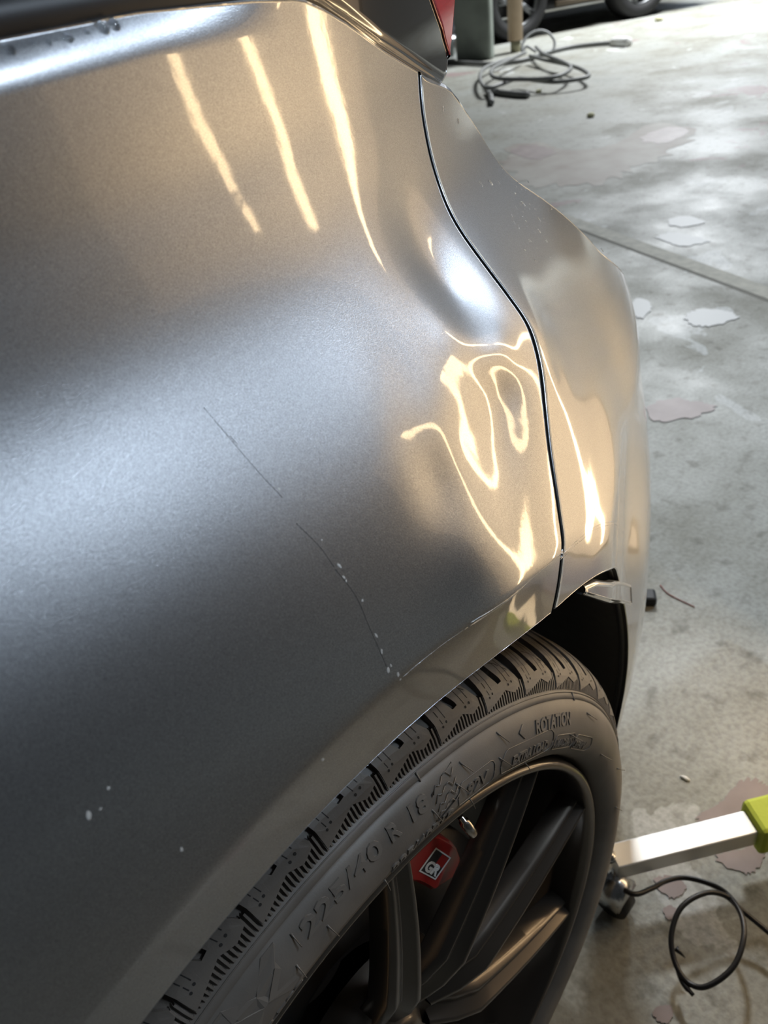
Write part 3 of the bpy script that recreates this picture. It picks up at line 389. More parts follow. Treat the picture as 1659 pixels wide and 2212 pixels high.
WALL = mat('dull_plaster_wall', (.20, .20, .19), .8); noise_bump(WALL, 8, .01, .3)
def slab(name, a, b, m):
    o = bevel_box(name, (abs(b[0] - a[0]), abs(b[1] - a[1]), abs(b[2] - a[2])), m, None, ((a[0] + b[0]) / 2, (a[1] + b[1]) / 2, (a[2] + b[2]) / 2), bev=0)
    o['kind'] = 'structure'; return o
slab('wall_rear', (16, -6, 0), (16.2, 16, 4), WALL)
slab('wall_far', (-6, 16, 0), (16, 16.2, 4), WALL)
slab('wall_near', (-6, -6.2, 0), (16, -6, 4), WALL)

# ------------------------------------------------------------------ the car
car = thing('car', 'metallic grey car seen at its dented rear wheel arch, winter tyre and black wheel below', 'car')

top = [(-.75, .6445), (-.30, .6445)] + [tuple(p) for p in TOP]
TOPX = np.array([p[0] for p in top]); TOPZ = np.array([p[1] for p in top])
seam = smooth2(SEAM, 8)
def off_curve(P, d):
    P = np.array(P); t = np.gradient(P, axis=0); t /= np.linalg.norm(t, axis=1, keepdims=True)
    return P + d * np.stack([t[:, 1], -t[:, 0]], -1)
sb = np.array(seam[-1]); a_seam = math.degrees(math.atan2(sb[1], sb[0]))
def arc(a0, a1, r, n=60): return [(r * math.cos(math.radians(a0 + (a1 - a0) * i / n)), r * math.sin(math.radians(a0 + (a1 - a0) * i / n))) for i in range(n + 1)]
GP = .0022
panel_right = off_curve(seam, GP); bump_left = off_curve(seam, -GP)
if panel_right[10][0] > bump_left[10][0]: panel_right, bump_left = bump_left, panel_right
ar = math.degrees(math.atan2(panel_right[-1][1], panel_right[-1][0])); ab = math.degrees(math.atan2(bump_left[-1][1], bump_left[-1][0]))
rr_ = float(np.hypot(*sb))
arch_l = arc(131, ar, ARCH_R, 90); arch_l[-1] = tuple(panel_right[-1])
tp = [p for p in top[1:] if p[0] < panel_right[0][0] - .004] + [tuple(panel_right[0])]
G = coons(tp, panel_right, arch_l, [tp[0], arch_l[0]], 420, 360)
sheet('quarter_panel', G, PAINT, car, f_body, ('top', 'right', 'bottom'))
# the body side carries on forward of the arch
lf = arch_l[0]; fb = [(-.75, -.17), (-.56, -.16), (-.41, -.13)] + arc(196, 131, ARCH_R, 40)
G = coons([(-.75, .6445), tp[0]], [tp[0], lf], fb, [(-.75, .6445), (-.75, -.17)], 60, 60)
sheet('body_side', G, PAINT, car, f_body, ('top', 'bottom'))
# bumper
bt = smooth2([tuple(bump_left[0])] + [tuple(p) for p in BTOP] + [(.492, .399), (.53, .378), (.60, .350), (.70, .32)], 6)
bb = [tuple(bump_left[-1])] + arc(ab, -28, ARCH_R, 80)[1:]
bb = bb + [(bb[-1][0] + k * (.70 - bb[-1][0]) / 10, bb[-1][1] + k * .002) for k in range(1, 11)]
G = coons(bt, [(.70, .32), (.70, bb[-1][1])], bb, bump_left, 340, 340)
sheet('rear_bumper', G, PAINT, car, f_body, ('left', 'bottom', 'top'), deep=.012, radt=.004)
# dark strip seen through the gap between panel and bumper
def ribbon(name, P, w, dy, m, fy=f_body):
    P = np.array(P); t = np.gradient(P, axis=0); t /= np.linalg.norm(t, axis=1, keepdims=True); n = np.stack([t[:, 1], -t[:, 0]], -1)
    V, F = [], []
    for k, s in enumerate((-w, w)):
        Q = P + s * n; y = fy(Q[:, 0], Q[:, 1]) + dy
        V += [(a, b, c) for (a, c), b in zip(Q, y)]
    n_ = len(P)
    for i in range(n_ - 1): F.append((i, i + 1, n_ + i + 1, n_ + i))
    return mesh_obj(name, V, F, m, car)
ribbon('gap_strip', seam, .006, .0055, GAP)

# tail lamp: gloss black housing that wraps the corner, with a red lens
def f_lamp(x, z):
    ze = np.interp(x, LTX, LTZ)
    t = np.clip((z - ze) / .005, 0, 1)
    return f_raw(x, z) + .003 * (1 - np.sqrt(1 - (1 - t) ** 2 * .98)) - .003 * t
lt = [tuple(p) for p in LAMPLOW]
LTX = np.array([p[0] for p in lt]); LTZ = np.array([p[1] for p in lt])
lr = [tuple(p) for p in LAMP_RIGHT]; lr = lr + [(lr[-1][0] - .008, .715)]
G = coons([(lt[0][0] - .002, .715), lr[-1]], lr[::-1], lt, [(lt[0][0] - .002, .715), lt[0]], 160, 70)
tl = sheet('tail_lamp_housing', G, GLOSS_BLACK, car, f_lamp, ('bottom', 'right'), rad=.0015, deep=.01)
ribbon('lamp_gap_strip', [(a, b - .0016) for a, b in lt], .0042, .0024, GAP, lambda x, z: f_raw(x, z))
ln = [lr[2]] + [tuple(p) for p in LENS_EDGE]      # lower tip upwards
lr2 = lr[2:]
G = coons([ln[-1], lr2[-1]], lr2[::-1], [ln[0], (lr2[0][0] + .0004, lr2[0][1])], ln[::-1], 24, 50)
lens = sheet('lamp_lens', G, LENS, tl, lambda x, z: f_lamp(x, z) - .0012, ('left', 'right'), rad=.0012, deep=.008)
lens['label'] = 'red lamp lens'
# black seal that follows the top edge of the body side
mid = [(a, b + .004) for a, b in top if a < .30]
mid = resample(mid, 160)
Vs, Fs = [], []
prof = [(.010, -.006), (.006, .000), (.005, .004), (.007, .008), (.012, .0105), (.019, .0115), (.024, .0125)]
for x, z in mid:
    yb = float(f_body(x, np.interp(x, TOPX, TOPZ) - .001)) - .004 * 1
    for dy, dz in prof: Vs.append((x, yb + dy, z + dz - .004))
for i in range(len(mid) - 1):
    for q in range(len(prof) - 1):
        a = i * len(prof) + q; Fs.append((a, a + len(prof), a + len(prof) + 1, a + 1))
seal = mesh_obj('window_seal', Vs, Fs, RUBBER, car)
# dark rear side glass above it
Vs, Fs = [], []
xs = np.linspace(-.75, .16, 50)
for x in xs:
    yb = float(f_body(x, np.interp(x, TOPX, TOPZ) - .001)) + .017; z0 = np.interp(x, TOPX, TOPZ) + .006
    for q in range(8): Vs.append((x, yb + .0 + .22 * q * .03, z0 + q * .03))
for i in range(49):
    for q in range(7): a = i * 8 + q; Fs.append((a, a + 8, a + 9, a + 1))
mesh_obj('rear_side_glass', Vs, Fs, GLASS, car)

# wheel arch liner
Vs, Fs = [], []
NA = 90; ys = [.004, .016, .05, .10, .16, .22, .28]
for i in range(NA + 1):
    a = math.radians(205 - (205 + 30) * i / NA); cx, cz = math.cos(a), math.sin(a)
    e = float(f_body(ARCH_R * cx, ARCH_R * cz))
    for k, dy in enumerate(ys):
        r = ARCH_R - .001 + (.0, -.006, -.004, -.004, -.010, -.02, -.045)[k]
        Vs.append((r * cx, e + dy if k < 2 else max(e + dy, dy), r * cz))
m_ = len(ys)
for i in range(NA):
    for k in range(m_ - 1): a = i * m_ + k; Fs.append((a, a + 1, a + m_ + 1, a + m_))
c0 = len(Vs); Vs.append((0, .28, 0))
for i in range(NA): Fs.append((i * m_ + m_ - 1, c0, (i + 1) * m_ + m_ - 1))
mesh_obj('wheel_arch_liner', Vs, Fs, DARKLIN, car)
# plastic edge of the liner behind the wheel
pts = [(ARCH_R * .997 * math.cos(math.radians(a)), float(f_body(ARCH_R * math.cos(math.radians(a)), ARCH_R * math.sin(math.radians(a)))) + .006, ARCH_R * .997 * math.sin(math.radians(a))) for a in range(52, -28, -2)]
tube('arch_edge_trim', pts, .003, RUBBER, car, 8)

# ------------------------------------------------------------------ tyre
TYRE = mat('tyre_rubber', (.115, .100, .086), .50, spec=.55)
noise_color(TYRE, 22, (.085, .074, .064), (.145, .127, .108), .3, .7); noise_bump(TYRE, 900, .0002, .25)
TYRE_DARK = mat('tyre_groove', (.010, .009, .008), .8)
RIMM = mat('satin_black_rim', (.095, .080, .066), .30, .8, .5, .12)
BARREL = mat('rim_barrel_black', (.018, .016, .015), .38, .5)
OUT = [(.244, .010), (.2475, .002), (.252, -.004), (.262, -.0075), (.272, -.0065), (.283, -.0018), (.2890, .0030), (.2895, .0036), (.2900, .0034), (.2935, .0068), (.300, .0105), (.306, .0150), (.3115, .0225), (.3155, .033), (.318, .047), (.3192, .065), (.3197, .12)]
OR = [a for a, b in OUT]; OY = [b for a, b in OUT]
def ysw(r): return float(np.interp(r, OR, OY))
carc = [(.2405, .0175), (.2425, .0135), (.2450, .0075)] + OUT[1:7] + [(.2893, .0040), (.2897, .0040)] + [(.2903, .0036), (.2925, .0062), (.2940, .0078), (.2952, .0105), (.300, .0135), (.3045, .0190), (.3085, .0275), (.3112, .040), (.3125, .06), (.3135, .12), (.3125, .17), (.306, .20), (.290, .215), (.262, .222), (.245, .21)]
tyre = lathe('tyre', carc, TYRE, car, 360)
tyre['label'] = 'directional winter tyre on the rear wheel'
# shoulder profile by arc length (mm) from the sidewall ring
sp = [(.2945, .0076), (.300, .0103), (.306, .0150), (.3115, .0225), (.3155, .033), (.318, .047), (.3192, .065), (.3197, .09), (.3198, .13)]
ss = [0]
for a, b in zip(sp[:-1], sp[1:]): ss.append(ss[-1] + 1000 * math.hypot(b[0] - a[0], b[1] - a[1]))
spf = spline([(a, b, 0) for a, b in sp], 6); sss = []
for i in range(len(sp) - 1): sss += [ss[i] + (ss[i + 1] - ss[i]) * k / 6 for k in range(6)]
sss.append(ss[-1])
def prof(s): return float(np.interp(s, sss, [q.x for q in spf])), float(np.interp(s, sss, [q.y for q in spf]))
def pn(s):
    (r0, y0), (r1, y1) = prof(s - .6), prof(s + .6); l = math.hypot(r1 - r0, y1 - y0)
    return (y1 - y0) / l, -(r1 - r0) / l         # outward normal (r, y)
PITCH = math.radians(360 / 42)
def t3(a, s, h):
    r, y = prof(s); nr, ny = pn(s); th = -a * PITCH
    return ((r + nr * h) * math.cos(th), y + ny * h, (r + nr * h) * math.sin(th))
def block_mesh(name, poly, sipes=(), dots=()):
    bm = bmesh.new(); f = bm.faces.new([bm.verts.new((a, s * .01, 0)) for a, s in poly])
    bm.normal_update(); bmesh.ops.triangulate(bm, faces=[f])
    for k in range(1, 22):
        g = list(bm.verts) + list(bm.edges) + list(bm.faces); bmesh.ops.bisect_plane(bm, geom=g, plane_co=(0, .05 * k, 0), plane_no=(0, 1, 0), dist=1e-6)
    for k in (-.25, 0, .25, .5, .75):
        g = list(bm.verts) + list(bm.edges) + list(bm.faces); bmesh.ops.bisect_plane(bm, geom=g, plane_co=(k + .01, 0, 0), plane_no=(1, 0, 0), dist=1e-6)
    bm.verts.ensure_lookup_table(); bm.verts.index_update()
    nv = len(bm.verts); top_ = [(v.co.x, v.co.y * 100) for v in bm.verts]
    faces = [[v.index for v in q.verts] for q in bm.faces]; bnd = [(e.verts[0].index, e.verts[1].index) for e in bm.edges if len(e.link_faces) == 1]
    bm.free()
    V = [t3(a, s, 0) for a, s in top_]; F = [tuple(q) for q in faces]
    V += [t3(a, s, -.0075) for a, s in top_]
    F += [(i, j, j + nv, i + nv) for i, j in bnd]
    idx = [0] * len(faces) + [0] * len(bnd)
    def line(pts, w):
        for (a0, s0), (a1, s1) in zip(pts[:-1], pts[1:]):
            n = max(1, int(abs(s1 - s0) / 5)); 
            for q in range(n):
                u0, u1 = q / n, (q + 1) / n
                p = [(a0 + (a1 - a0) * u, s0 + (s1 - s0) * u) for u in (u0, u1)]
                dx, dy = (p[1][0] - p[0][0]) * 44, p[1][1] - p[0][1]; l = math.hypot(dx, dy) or 1; ox, oy = -dy / l * w / 44, dx / l * w
                b = len(V); V.extend([t3(p[0][0] - ox, p[0][1] - oy, .00012), t3(p[0][0] + ox, p[0][1] + oy, .00012), t3(p[1][0] + ox, p[1][1] + oy, .00012), t3(p[1][0] - ox, p[1][1] - oy, .00012)])
                F.append((b, b + 1, b + 2, b + 3)); idx.append(1)
    for sl in sipes: line(sl, .28)
    for a, s in dots:
        b = len(V)
        for k in range(8): V.append(t3(a + .8 / 44 * math.cos(k * math.pi / 4), s + .8 * math.sin(k * math.pi / 4), .00014))
        F.append(tuple(range(b, b + 8))); idx.append(1)
    me = bpy.data.meshes.new(name); me.from_pydata([lift(v) for v in V], [], F); me.materials.append(TYRE); me.materials.append(TYRE_DARK)
    me.polygons.foreach_set('material_index', idx); me.update()
    # recalc so the block faces look outwards
    bm = bmesh.new(); bm.from_mesh(me); bmesh.ops.recalc_face_normals(bm, faces=[q for q in bm.faces if q.material_index == 0]); bm.to_mesh(me); bm.free()
    return me
U_BLOCK = [(0, 1.5), (.25, 5.2), (.5, 9.5), (.70, 5.8), (.87, 9), (.88, 13), (.80, 18), (.71, 25), (.62, 38), (.56, 60), (.52, 100), (.20, 100), (.24, 60), (.30, 38), (.38, 25), (.47, 17.5), (.48, 15.5), (.38, 14.5), (.28, 22), (.18, 36), (.11, 60), (.07, 100), (-.26, 100), (-.22, 60), (-.14, 38), (-.06, 25), (-.005, 13)]
bme = block_mesh('tread_block', U_BLOCK,
    [[(.12, 11), (.09, 18), (.02, 32), (-.05, 55), (-.09, 95)], [(.20, 13), (.17, 20), (.10, 34), (.04, 56), (.0, 95)], [(.60, 14), (.57, 19), (.48, 34), (.42, 56), (.38, 95)], [(.70, 16), (.67, 21), (.56, 36), (.50, 58), (.46, 95)],
     [(.38, 31), (.55, 28), (.72, 21)], [(.34, 42), (.48, 39), (.6, 34)]],
    [(.11, 9.5), (.19, 11), (.60, 12), (.69, 13)])
def rot_copy(name, me, ang, parent):
    o = bpy.data.objects.new(name, me); COL.objects.link(o); o.parent = parent
    c, s = math.cos(ang), math.sin(ang)
    # turn about the wheel axis (0, y, ZH)
    o.matrix_local = Matrix.Translation((0, 0, ZH)) @ Matrix.Rotation(-ang, 4, 'Y') @ Matrix.Translation((0, 0, -ZH))
    return o
TH0 = math.radians(66.98)
for k in range(42): rot_copy('tread_block', bme, TH0 + k * PITCH, tyre)
cme = block_mesh('centre_block', [(.0, 104), (.6, 108), (.55, 130), (-.1, 130)])
# fine ribs of the sidewall band under the blocks
Vs, Fs = [], []
NR = 42 * 16
for k in range(NR):
    a0 = 2 * math.pi * k / NR; w_ = 2 * math.pi / NR * .21
    b = len(Vs)
    for r, y in ((.2948, .0080), (.300, .0108), (.3045, .0145)):
        for a in (a0 - w_, a0 + w_): Vs.append((r * math.cos(a), y, r * math.sin(a)))
        for a in (a0 - w_, a0 + w_): Vs.append(((r - .0008) * math.cos(a), y + .003, (r - .0008) * math.sin(a)))
    for q in range(2):
        c = b + 4 * q
        Fs += [(c, c + 1, c + 5, c + 4), (c, c + 4, c + 6, c + 2), (c + 1, c + 3, c + 7, c + 5)]
    Fs.append((b, b + 2, b + 3, b + 1))
ribs = mesh_obj('sidewall_ribs', Vs, Fs, TYRE, tyre, smooth=False); ribs['kind'] = 'stuff'

def text_shape(s, bold=0.0):
    c = bpy.data.curves.new('lettering', 'FONT'); c.body = s; c.size = 1; c.resolution_u = 3; c.offset = bold
    o = bpy.data.objects.new('tmp', c); COL.objects.link(o); dg = bpy.context.evaluated_depsgraph_get(); dg.update()
    me = bpy.data.meshes.new_from_object(o.evaluated_get(dg)); bpy.data.objects.remove(o)
    V = [(v.co.x, v.co.y) for v in me.vertices]; F = [tuple(p.vertices) for p in me.polygons]
    bpy.data.meshes.remove(me)
    xs_ = [v[0] for v in V]; ys_ = [v[1] for v in V]; x0, x1, y0, y1 = min(xs_), max(xs_), 0, max(ys_)
    V = [((x - x0) / (x1 - x0), (y - y0) / (y1 - y0)) for x, y in V]
    return V, F
def raise_shape(V2, F, fn, h):
    """V2 in unit box mapped by fn(u, v, height) -> 3D; returns walls and top"""
    n = len(V2); V = [fn(u, v, h) for u, v in V2] + [fn(u, v, -.0004) for u, v in V2]
    cnt = {}
    for f in F:
        for i, j in zip(f, f[1:] + f[:1]): cnt[(i, j)] = 1
    W = [(i, j, j + n, i + n) for (i, j) in cnt if (j, i) not in cnt]
    return V, list(F) + W
def sidewall(u, v, h, a0, a1, r0, r1, lean=0):
    r = r0 + (r1 - r0) * v; a = math.radians(a0 + (a1 - a0) * u + lean * v)
    return (r * math.cos(a), ysw(r) - h, r * math.sin(a))
LETTER = mat('raised_tyre_letters', (.120, .105, .09), .36, spec=.6)
def wall_text(s, a0, a1, r0, r1, h=.0007, bold=.01, lean=0, name='raised_lettering'):
    V2, F = text_shape(s, bold)
    V, F = raise_shape(V2, F, lambda u, v, hh: sidewall(u, v, hh, a0, a1, r0, r1, lean), h)
    return mesh_obj(name, V, F, LETTER, tyre, smooth=False)
wall_text('ROTATION', 58.0, 47.3, .2752, .2830, .0008, .03)
wall_text('EXTRA LOAD', 63.7, 54.0, .2615, .2680, .0009, .04)
wall_text('MADE IN', 50.8, 44.8, .2600, .2655, .0006, .03)
wall_text('SPAIN', 43.2, 38.3, .2580, .2635, .0006, .03)
wall_text('92V', 73.9, 69.6, .2635, .2710, .0009, .03)
wall_text('18', 83.3, 80.5, .2770, .2852, .0010, .04)
wall_text('R', 86.7, 85.1, .2770, .2852, .0010, .03)
wall_text('225/40', 99.3, 88.0, .2770, .2852, .0009, .02)
wall_text('225/40R18', 87.7, 76.6, .2575, .2640, .0009, .03)
wall_text('TUBELESS', 114.5, 102.4, .2555, .2610, .0008, .04)
wall_text('M', 110.5, 101.8, .2650, .2885, .0006, .03, name='raised_emblem')
def wall_path(pts, name, r=.00035, closed=False, h=.0002):
    P = [(rr * math.cos(math.radians(a)), ysw(rr) - h, rr * math.sin(math.radians(a))) for a, rr in pts]
    return tube(name, P, r, LETTER, tyre, 6)
wall_path([(61.2, .2835), (62.2, .2800), (61.0, .2755)], 'rotation_arrow', .0006)
def rbox(a0, a1, r0, r1, n=6):
    out = []; ra = (a1 - a0) * .12; rr = (r1 - r0) * .5
    for cx, cy, b in ((a1 - ra, r1 - rr, 0), (a0 + ra, r1 - rr, 90), (a0 + ra, r0 + rr, 180), (a1 - ra, r0 + rr, 270)):
        for k in range(n + 1):
            t = math.radians(b + 90 * k / n); out.append((cx + ra * math.cos(t), cy + rr * math.sin(t)))
    return out + [out[0]]
for bx in ((68.0, 75.6, .2585, .2745), (52.4, 66.6, .2580, .2745), (44.2, 51.8, .2580, .2690), (36.0, 43.9, .2565, .2680)):
    wall_path(rbox(*bx), 'raised_outline')
# mould marks across the ring
for a in (44.9, 80.3): wall_path([(a, .2890), (a, .2935)], 'mould_mark', .0006, h=.0003)
wall_path([(a, .2935) for a in range(-60, 150, 2)], 'sidewall_ring', .0004, h=.0001)
# snow grip symbol: sunk diamond of tread pattern
V2 = [(0, 0), (1, .25), (1, 1), (0, .75)]
V = [sidewall(u, v, .0004, 79.8, 75.4, .2625, .2875) for u, v in V2]
sy = mesh_obj('tread_symbol', V, [(0, 1, 2, 3)], TYRE_DARK, tyre, smooth=False)
Vt, Ft = [], []
def seg(pts):
    P = [sidewall(u, v, .0009, 79.8, 75.4, .2625, .2875) for u, v in pts]; tube_vf(P, .00035, 5, (Vt, Ft))
for q in range(4):
    v0 = .12 + .2 * q
    seg([(.05, v0), (.2, v0 + .14), (.35, v0 + .08), (.5, v0 + .2)]); seg([(.95, v0 + .2), (.8, v0 + .08), (.66, v0 + .22), (.5, v0 + .2)])
mesh_obj('symbol_pattern', Vt, Ft, LETTER, tyre)
# rubber vent whiskers
WH = [((.2861, 66.7), (.2796, 65.1)), ((.283, 40.6), (.2813, 36.7)), ((.2681, 46.7), (.2645, 41.8)), ((.2732, 67.2), (.2633, 64.2)), ((.2847, 74.3), (.2775, 72.9)), ((.2767, 75.8), (.2677, 74.1)), ((.2737, 80.3), (.262, 79.05)), ((.2726, 97.2), (.262, 96.9)), ((.285, 100.2), (.2787, 100.3)), ((.2724, 101.8), (.262, 102.0)), ((.2612, 28.8), (.2656, 22.9)), ((.270, 16), (.277, 13)), ((.2560, 59.0), (.2470, 56.5)), ((.2560, 72.5), (.2460, 71.2)), ((.2560, 88.8), (.2460, 88.5)), ((.256, 108), (.247, 108.6)), ((.262, 4), (.270, 1))]
for (r0, a0), (r1, a1) in WH:
    p0 = Vector((r0 * math.cos(math.radians(a0)), ysw(r0), r0 * math.sin(math.radians(a0)))); p1 = Vector((r1 * math.cos(math.radians(a1)), min(ysw(r0), ysw(max(r1, .25))) - .0022, r1 * math.sin(math.radians(a1))))
    tube('rubber_whisker', [p0, p0.lerp(p1, .3) + Vector((0, -.001, 0)), p1], [.0006, .00035, .00028], TYRE, tyre, 5)

# ------------------------------------------------------------------ rim, spokes, brake
rim = lathe('wheel_rim', [(.2432, .0150), (.2436, .0070), (.2425, .0015), (.2400, -.0005), (.2372, .0000), (.2350, .0030), (.2335, .0090), (.2318, .020), (.2285, .036), (.2240, .052), (.2190, .09), (.2190, .17), (.227, .20)], RIMM, car, 240)
rim['label'] = 'satin black ten spoke alloy rim'
hub = lathe('hub', [(.0001, .016), (.026, .016), (.029, .020), (.033, .026), (.050, .026), (.066, .024), (.072, .034), (.074, .05)], RIMM, rim, 90)
def spoke_mesh():
    V, F = [], []
    rs = [.040, .062, .085, .105, .135, .165, .195, .220, .2345]
    sec = [(-.0030, .024), (-.0018, .008), (0, 0), (.0022, .0005), (.0065, .0085), (.0085, .0070), (.0115, .0065), (.0140, .011), (.0165, .024)]
    for i, r in enumerate(rs):
        q = (r - .085) / (.237 - .085); w_ = 1.5 - .62 * q; y0 = .0005 + .004 * q * q + (.018, .007, 0)[min(i, 2)]
        ang = math.radians(-4.2 * (1 - q)); er = (math.cos(ang), math.sin(ang)); 
        for t, d in sec:
            tt = t * w_
            V.append((r * er[0] - tt * er[1], y0 + d * (.75 + .25 * w_), r * er[1] + tt * er[0]))
    k = len(sec)
    for i in range(len(rs) - 1):
        for j in range(k - 1): F.append((i * k + j, i * k + j + 1, (i + 1) * k + j + 1, (i + 1) * k + j))
        F.append((i * k + k - 1, i * k, (i + 1) * k, (i + 1) * k + k - 1))
    me = bpy.data.meshes.new('spoke'); me.from_pydata([lift(v) for v in V], [], F); me.materials.append(RIMM)
    bm = bmesh.new(); bm.from_mesh(me); bmesh.ops.recalc_face_normals(bm, faces=bm.faces)
    ed = [e for e in bm.edges if len(e.link_faces) == 2 and e.calc_face_angle(0) > .35]
    bmesh.ops.bevel(bm, geom=ed, offset=.0009, segments=2, affect='EDGES', profile=.5)
    for f in bm.faces: f.smooth = True
    bm.to_mesh(me); bm.free(); return me
sme = spoke_mesh()
for k in range(10): rot_copy('spoke', sme, math.radians(81.9 - 36 * k), rim)
lathe('brake_disc', [(.05, .075), (.085, .075), (.087, .060), (.152, .060), (.152, .082), (.087, .082)], mat('brake_disc_iron', (.10, .09, .085), .45, .9), car, 90)
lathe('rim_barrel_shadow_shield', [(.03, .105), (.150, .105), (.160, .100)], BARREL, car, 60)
CALRED = mat('red_caliper', (.33, .018, .014), .38, 0, .5, .1)
def plate(name, pts, y, th, m, parent):
    n = len(pts); V = [(a, y, b) for a, b in pts] + [(a, y + th, b) for a, b in pts]
    F = [tuple(range(n))] + [(i, (i + 1) % n, n + (i + 1) % n, n + i) for i in range(n)] + [tuple(range(n, 2 * n))[::-1]]
    me = bpy.data.meshes.new(name); me.from_pydata([lift(v) for v in V], [], F); me.materials.append(m)
    bm = bmesh.new(); bm.from_mesh(me); bmesh.ops.recalc_face_normals(bm, faces=bm.faces)
    if th > .002: bmesh.ops.bevel(bm, geom=[e for e in bm.edges if abs(e.verts[0].co.y - y) < 1e-6 and abs(e.verts[1].co.y - y) < 1e-6], offset=.0022, segments=3, affect='EDGES')
    bm.to_mesh(me); bm.free(); o = bpy.data.objects.new(name, me); COL.objects.link(o); o.parent = parent; return o
cal = plate('brake_caliper', CALIPER, CALY, .05, CALRED, car); cal['label'] = 'red brake caliper with a GR badge'
WHITE = mat('badge_white', (.72, .70, .66), .5); BLACKP = mat('badge_black', (.02, .02, .02), .5)
q0, q1, q2, q3 = [Vector((a, 0, b)) for a, b in BADGE]      # lower left, lower right, upper right, upper left
def badge(u, v, h):
    p = (q0 * (1 - u) + q1 * u) * (1 - v) + (q3 * (1 - u) + q2 * u) * v
    return (p.x, CALY - h, p.z)
def bpoly(name, pts, h, m):
    V = [badge(u, v, h) for u, v in pts] ; return mesh_obj(name, V, [tuple(range(len(V)))], m, cal, smooth=False)
Vb, Fb = [], []
for (u0, v0, u1, v1) in ((0, 0, 1, .05), (0, .95, 1, 1), (0, .05, .07, .95), (.93, .05, 1, .95)):
    b = len(Vb); Vb += [badge(u, v, .0004) for u, v in ((u0, v0), (u1, v0), (u1, v1), (u0, v1))]; Fb.append((b, b + 1, b + 2, b + 3))
mesh_obj('badge_frame', Vb, Fb, WHITE, cal, smooth=False)
bpoly('badge_field', [(.07, .05), (.93, .05), (.93, .50), (.50, .50), (.50, .95), (.07, .95)], .0002, BLACKP)
V2, F = text_shape('GR', .04)
V, F = raise_shape(V2, F, lambda u, v, hh: badge(.14 + .76 * u, .12 + .42 * v, hh), .0006)
mesh_obj('badge_letters', V, F, WHITE, cal, smooth=False)
CHROME = mat('valve_metal', (.55, .50, .45), .22, 1.0)
v0, v1 = Vector(VALVE[0]), Vector(VALVE[1])
tube('valve_stem', [v0, v0.lerp(v1, .25), v0.lerp(v1, .27), v0.lerp(v1, .93), v1], [.0022, .0022, .0036, .0036, .0028], CHROME, rim, 14)

# ------------------------------------------------------------------ inspection light on its stand
light = thing('inspection_lamp', 'warm dent inspection lamp on an aluminium stand beside the car, three light strips', 'lamp')
U = Vector((.22, .975, 0)).normalized(); NB = Vector((-U.y, U.x, 0)); B0 = Vector((.82, -.35, 0))
PANEL = mat('lamp_diffuser', (.8, .8, .8), .5, emis=(1.0, .70, .44), estr=.5)
STRIP = mat('lamp_strip', (.9, .9, .9), .4, emis=(1.0, .72, .40), estr=15)
ALU = mat('brushed_aluminium', (.78, .78, .77), .34, .85); noise_bump(ALU, 300, .0002, .3)
LAMPFRAME = mat('lamp_frame_black', (.02, .02, .02), .4)
def bquad(name, u0, u1, z0, z1, d, m, th=.0):
    V = []
    for dd in (d, d - th) if th else (d,):
        for u, z in ((u0, z0), (u1, z0), (u1, z1), (u0, z1)):
            V.append(tuple(B0 + U * (u * .17) + NB * dd + Vector((0, 0, z))))
    F = [(0, 1, 2, 3)[::-1]]
    if th: F += [(4, 5, 6, 7), (0, 1, 5, 4), (1, 2, 6, 5), (2, 3, 7, 6), (3, 0, 4, 7)]
    return mesh_obj(name, V, F, m, light, smooth=False)
bquad('back_plate', -1.65, 2.65, -.22, .82, -.004, LAMPFRAME, .02)
bquad('diffuser_panel', -1.6, 2.6, -.2, .80, 0, PANEL)
for k in range(3):
    bquad('light_strip', k - .06, k + .06, -.17, .70, .003, STRIP)
# stand: square aluminium arm, lime foam grip, pole and foot
b0, b1 = Vector(BAR[0]), Vector(BAR[1]); bd_ = (b1 - b0).normalized(); b2 = b0 + bd_ * .46
def square_bar(name, a, b, w_, h_, m, parent, bev=.0015):
    a, b = Vector(a), Vector(b); d = b - a
    o = bevel_box(name, (d.length, w_, h_), m, parent, (a + b) / 2, (0, -math.atan2(d.z, math.hypot(d.x, d.y)), math.atan2(d.y, d.x)), bev)
    return o
square_bar('support_arm', b0, b2, .030, .026, ALU, light)
LIME = mat('lime_foam', (.52, .62, .06), .7); noise_bump(LIME, 120, .001, .4)
g = square_bar('foam_grip', b1 - bd_ * .012, b1 + bd_ * .07, .048, .046, LIME, light, .006); g['label'] = 'lime green foam grip'
STEEL = mat('zinc_steel', (.62, .64, .66), .25, 1.0)
bm = bmesh.new(); bmesh.ops.create_cone(bm, cap_ends=True, segments=12, radius1=.0078, radius2=.0068, depth=.008)
bmesh.ops.bevel(bm, geom=[e for e in bm.edges if e.verts[0].co.z > 0 and e.verts[1].co.z > 0], offset=.002, segments=2, affect='EDGES')
bo = obj_bm('bolt', bm, STEEL, light, True); bo.location = b0 - bd_ * .004 + Vector((0, 0, .015))
tube('stand_pole', [b2, Vector((b2.x, b2.y, .06)), Vector((b2.x, b2.y, .02))], .012, ALU, light, 12, raise_z=False)
pb = B0 + U * .085 + Vector((0.03, 0, ZH + .1))
tube('stand_riser', [b2 + Vector((0, 0, .0)), Vector((pb.x, pb.y, .14)), Vector((pb.x + .01, pb.y, .5)), Vector((pb.x + .01, pb.y, .95))], .010, ALU, light, 12, raise_z=False)
bevel_box('stand_foot', (.26, .16, .016), LAMPFRAME, light, (b2.x, b2.y, .009), (0, 0, math.atan2(bd_.y, bd_.x)), .004)
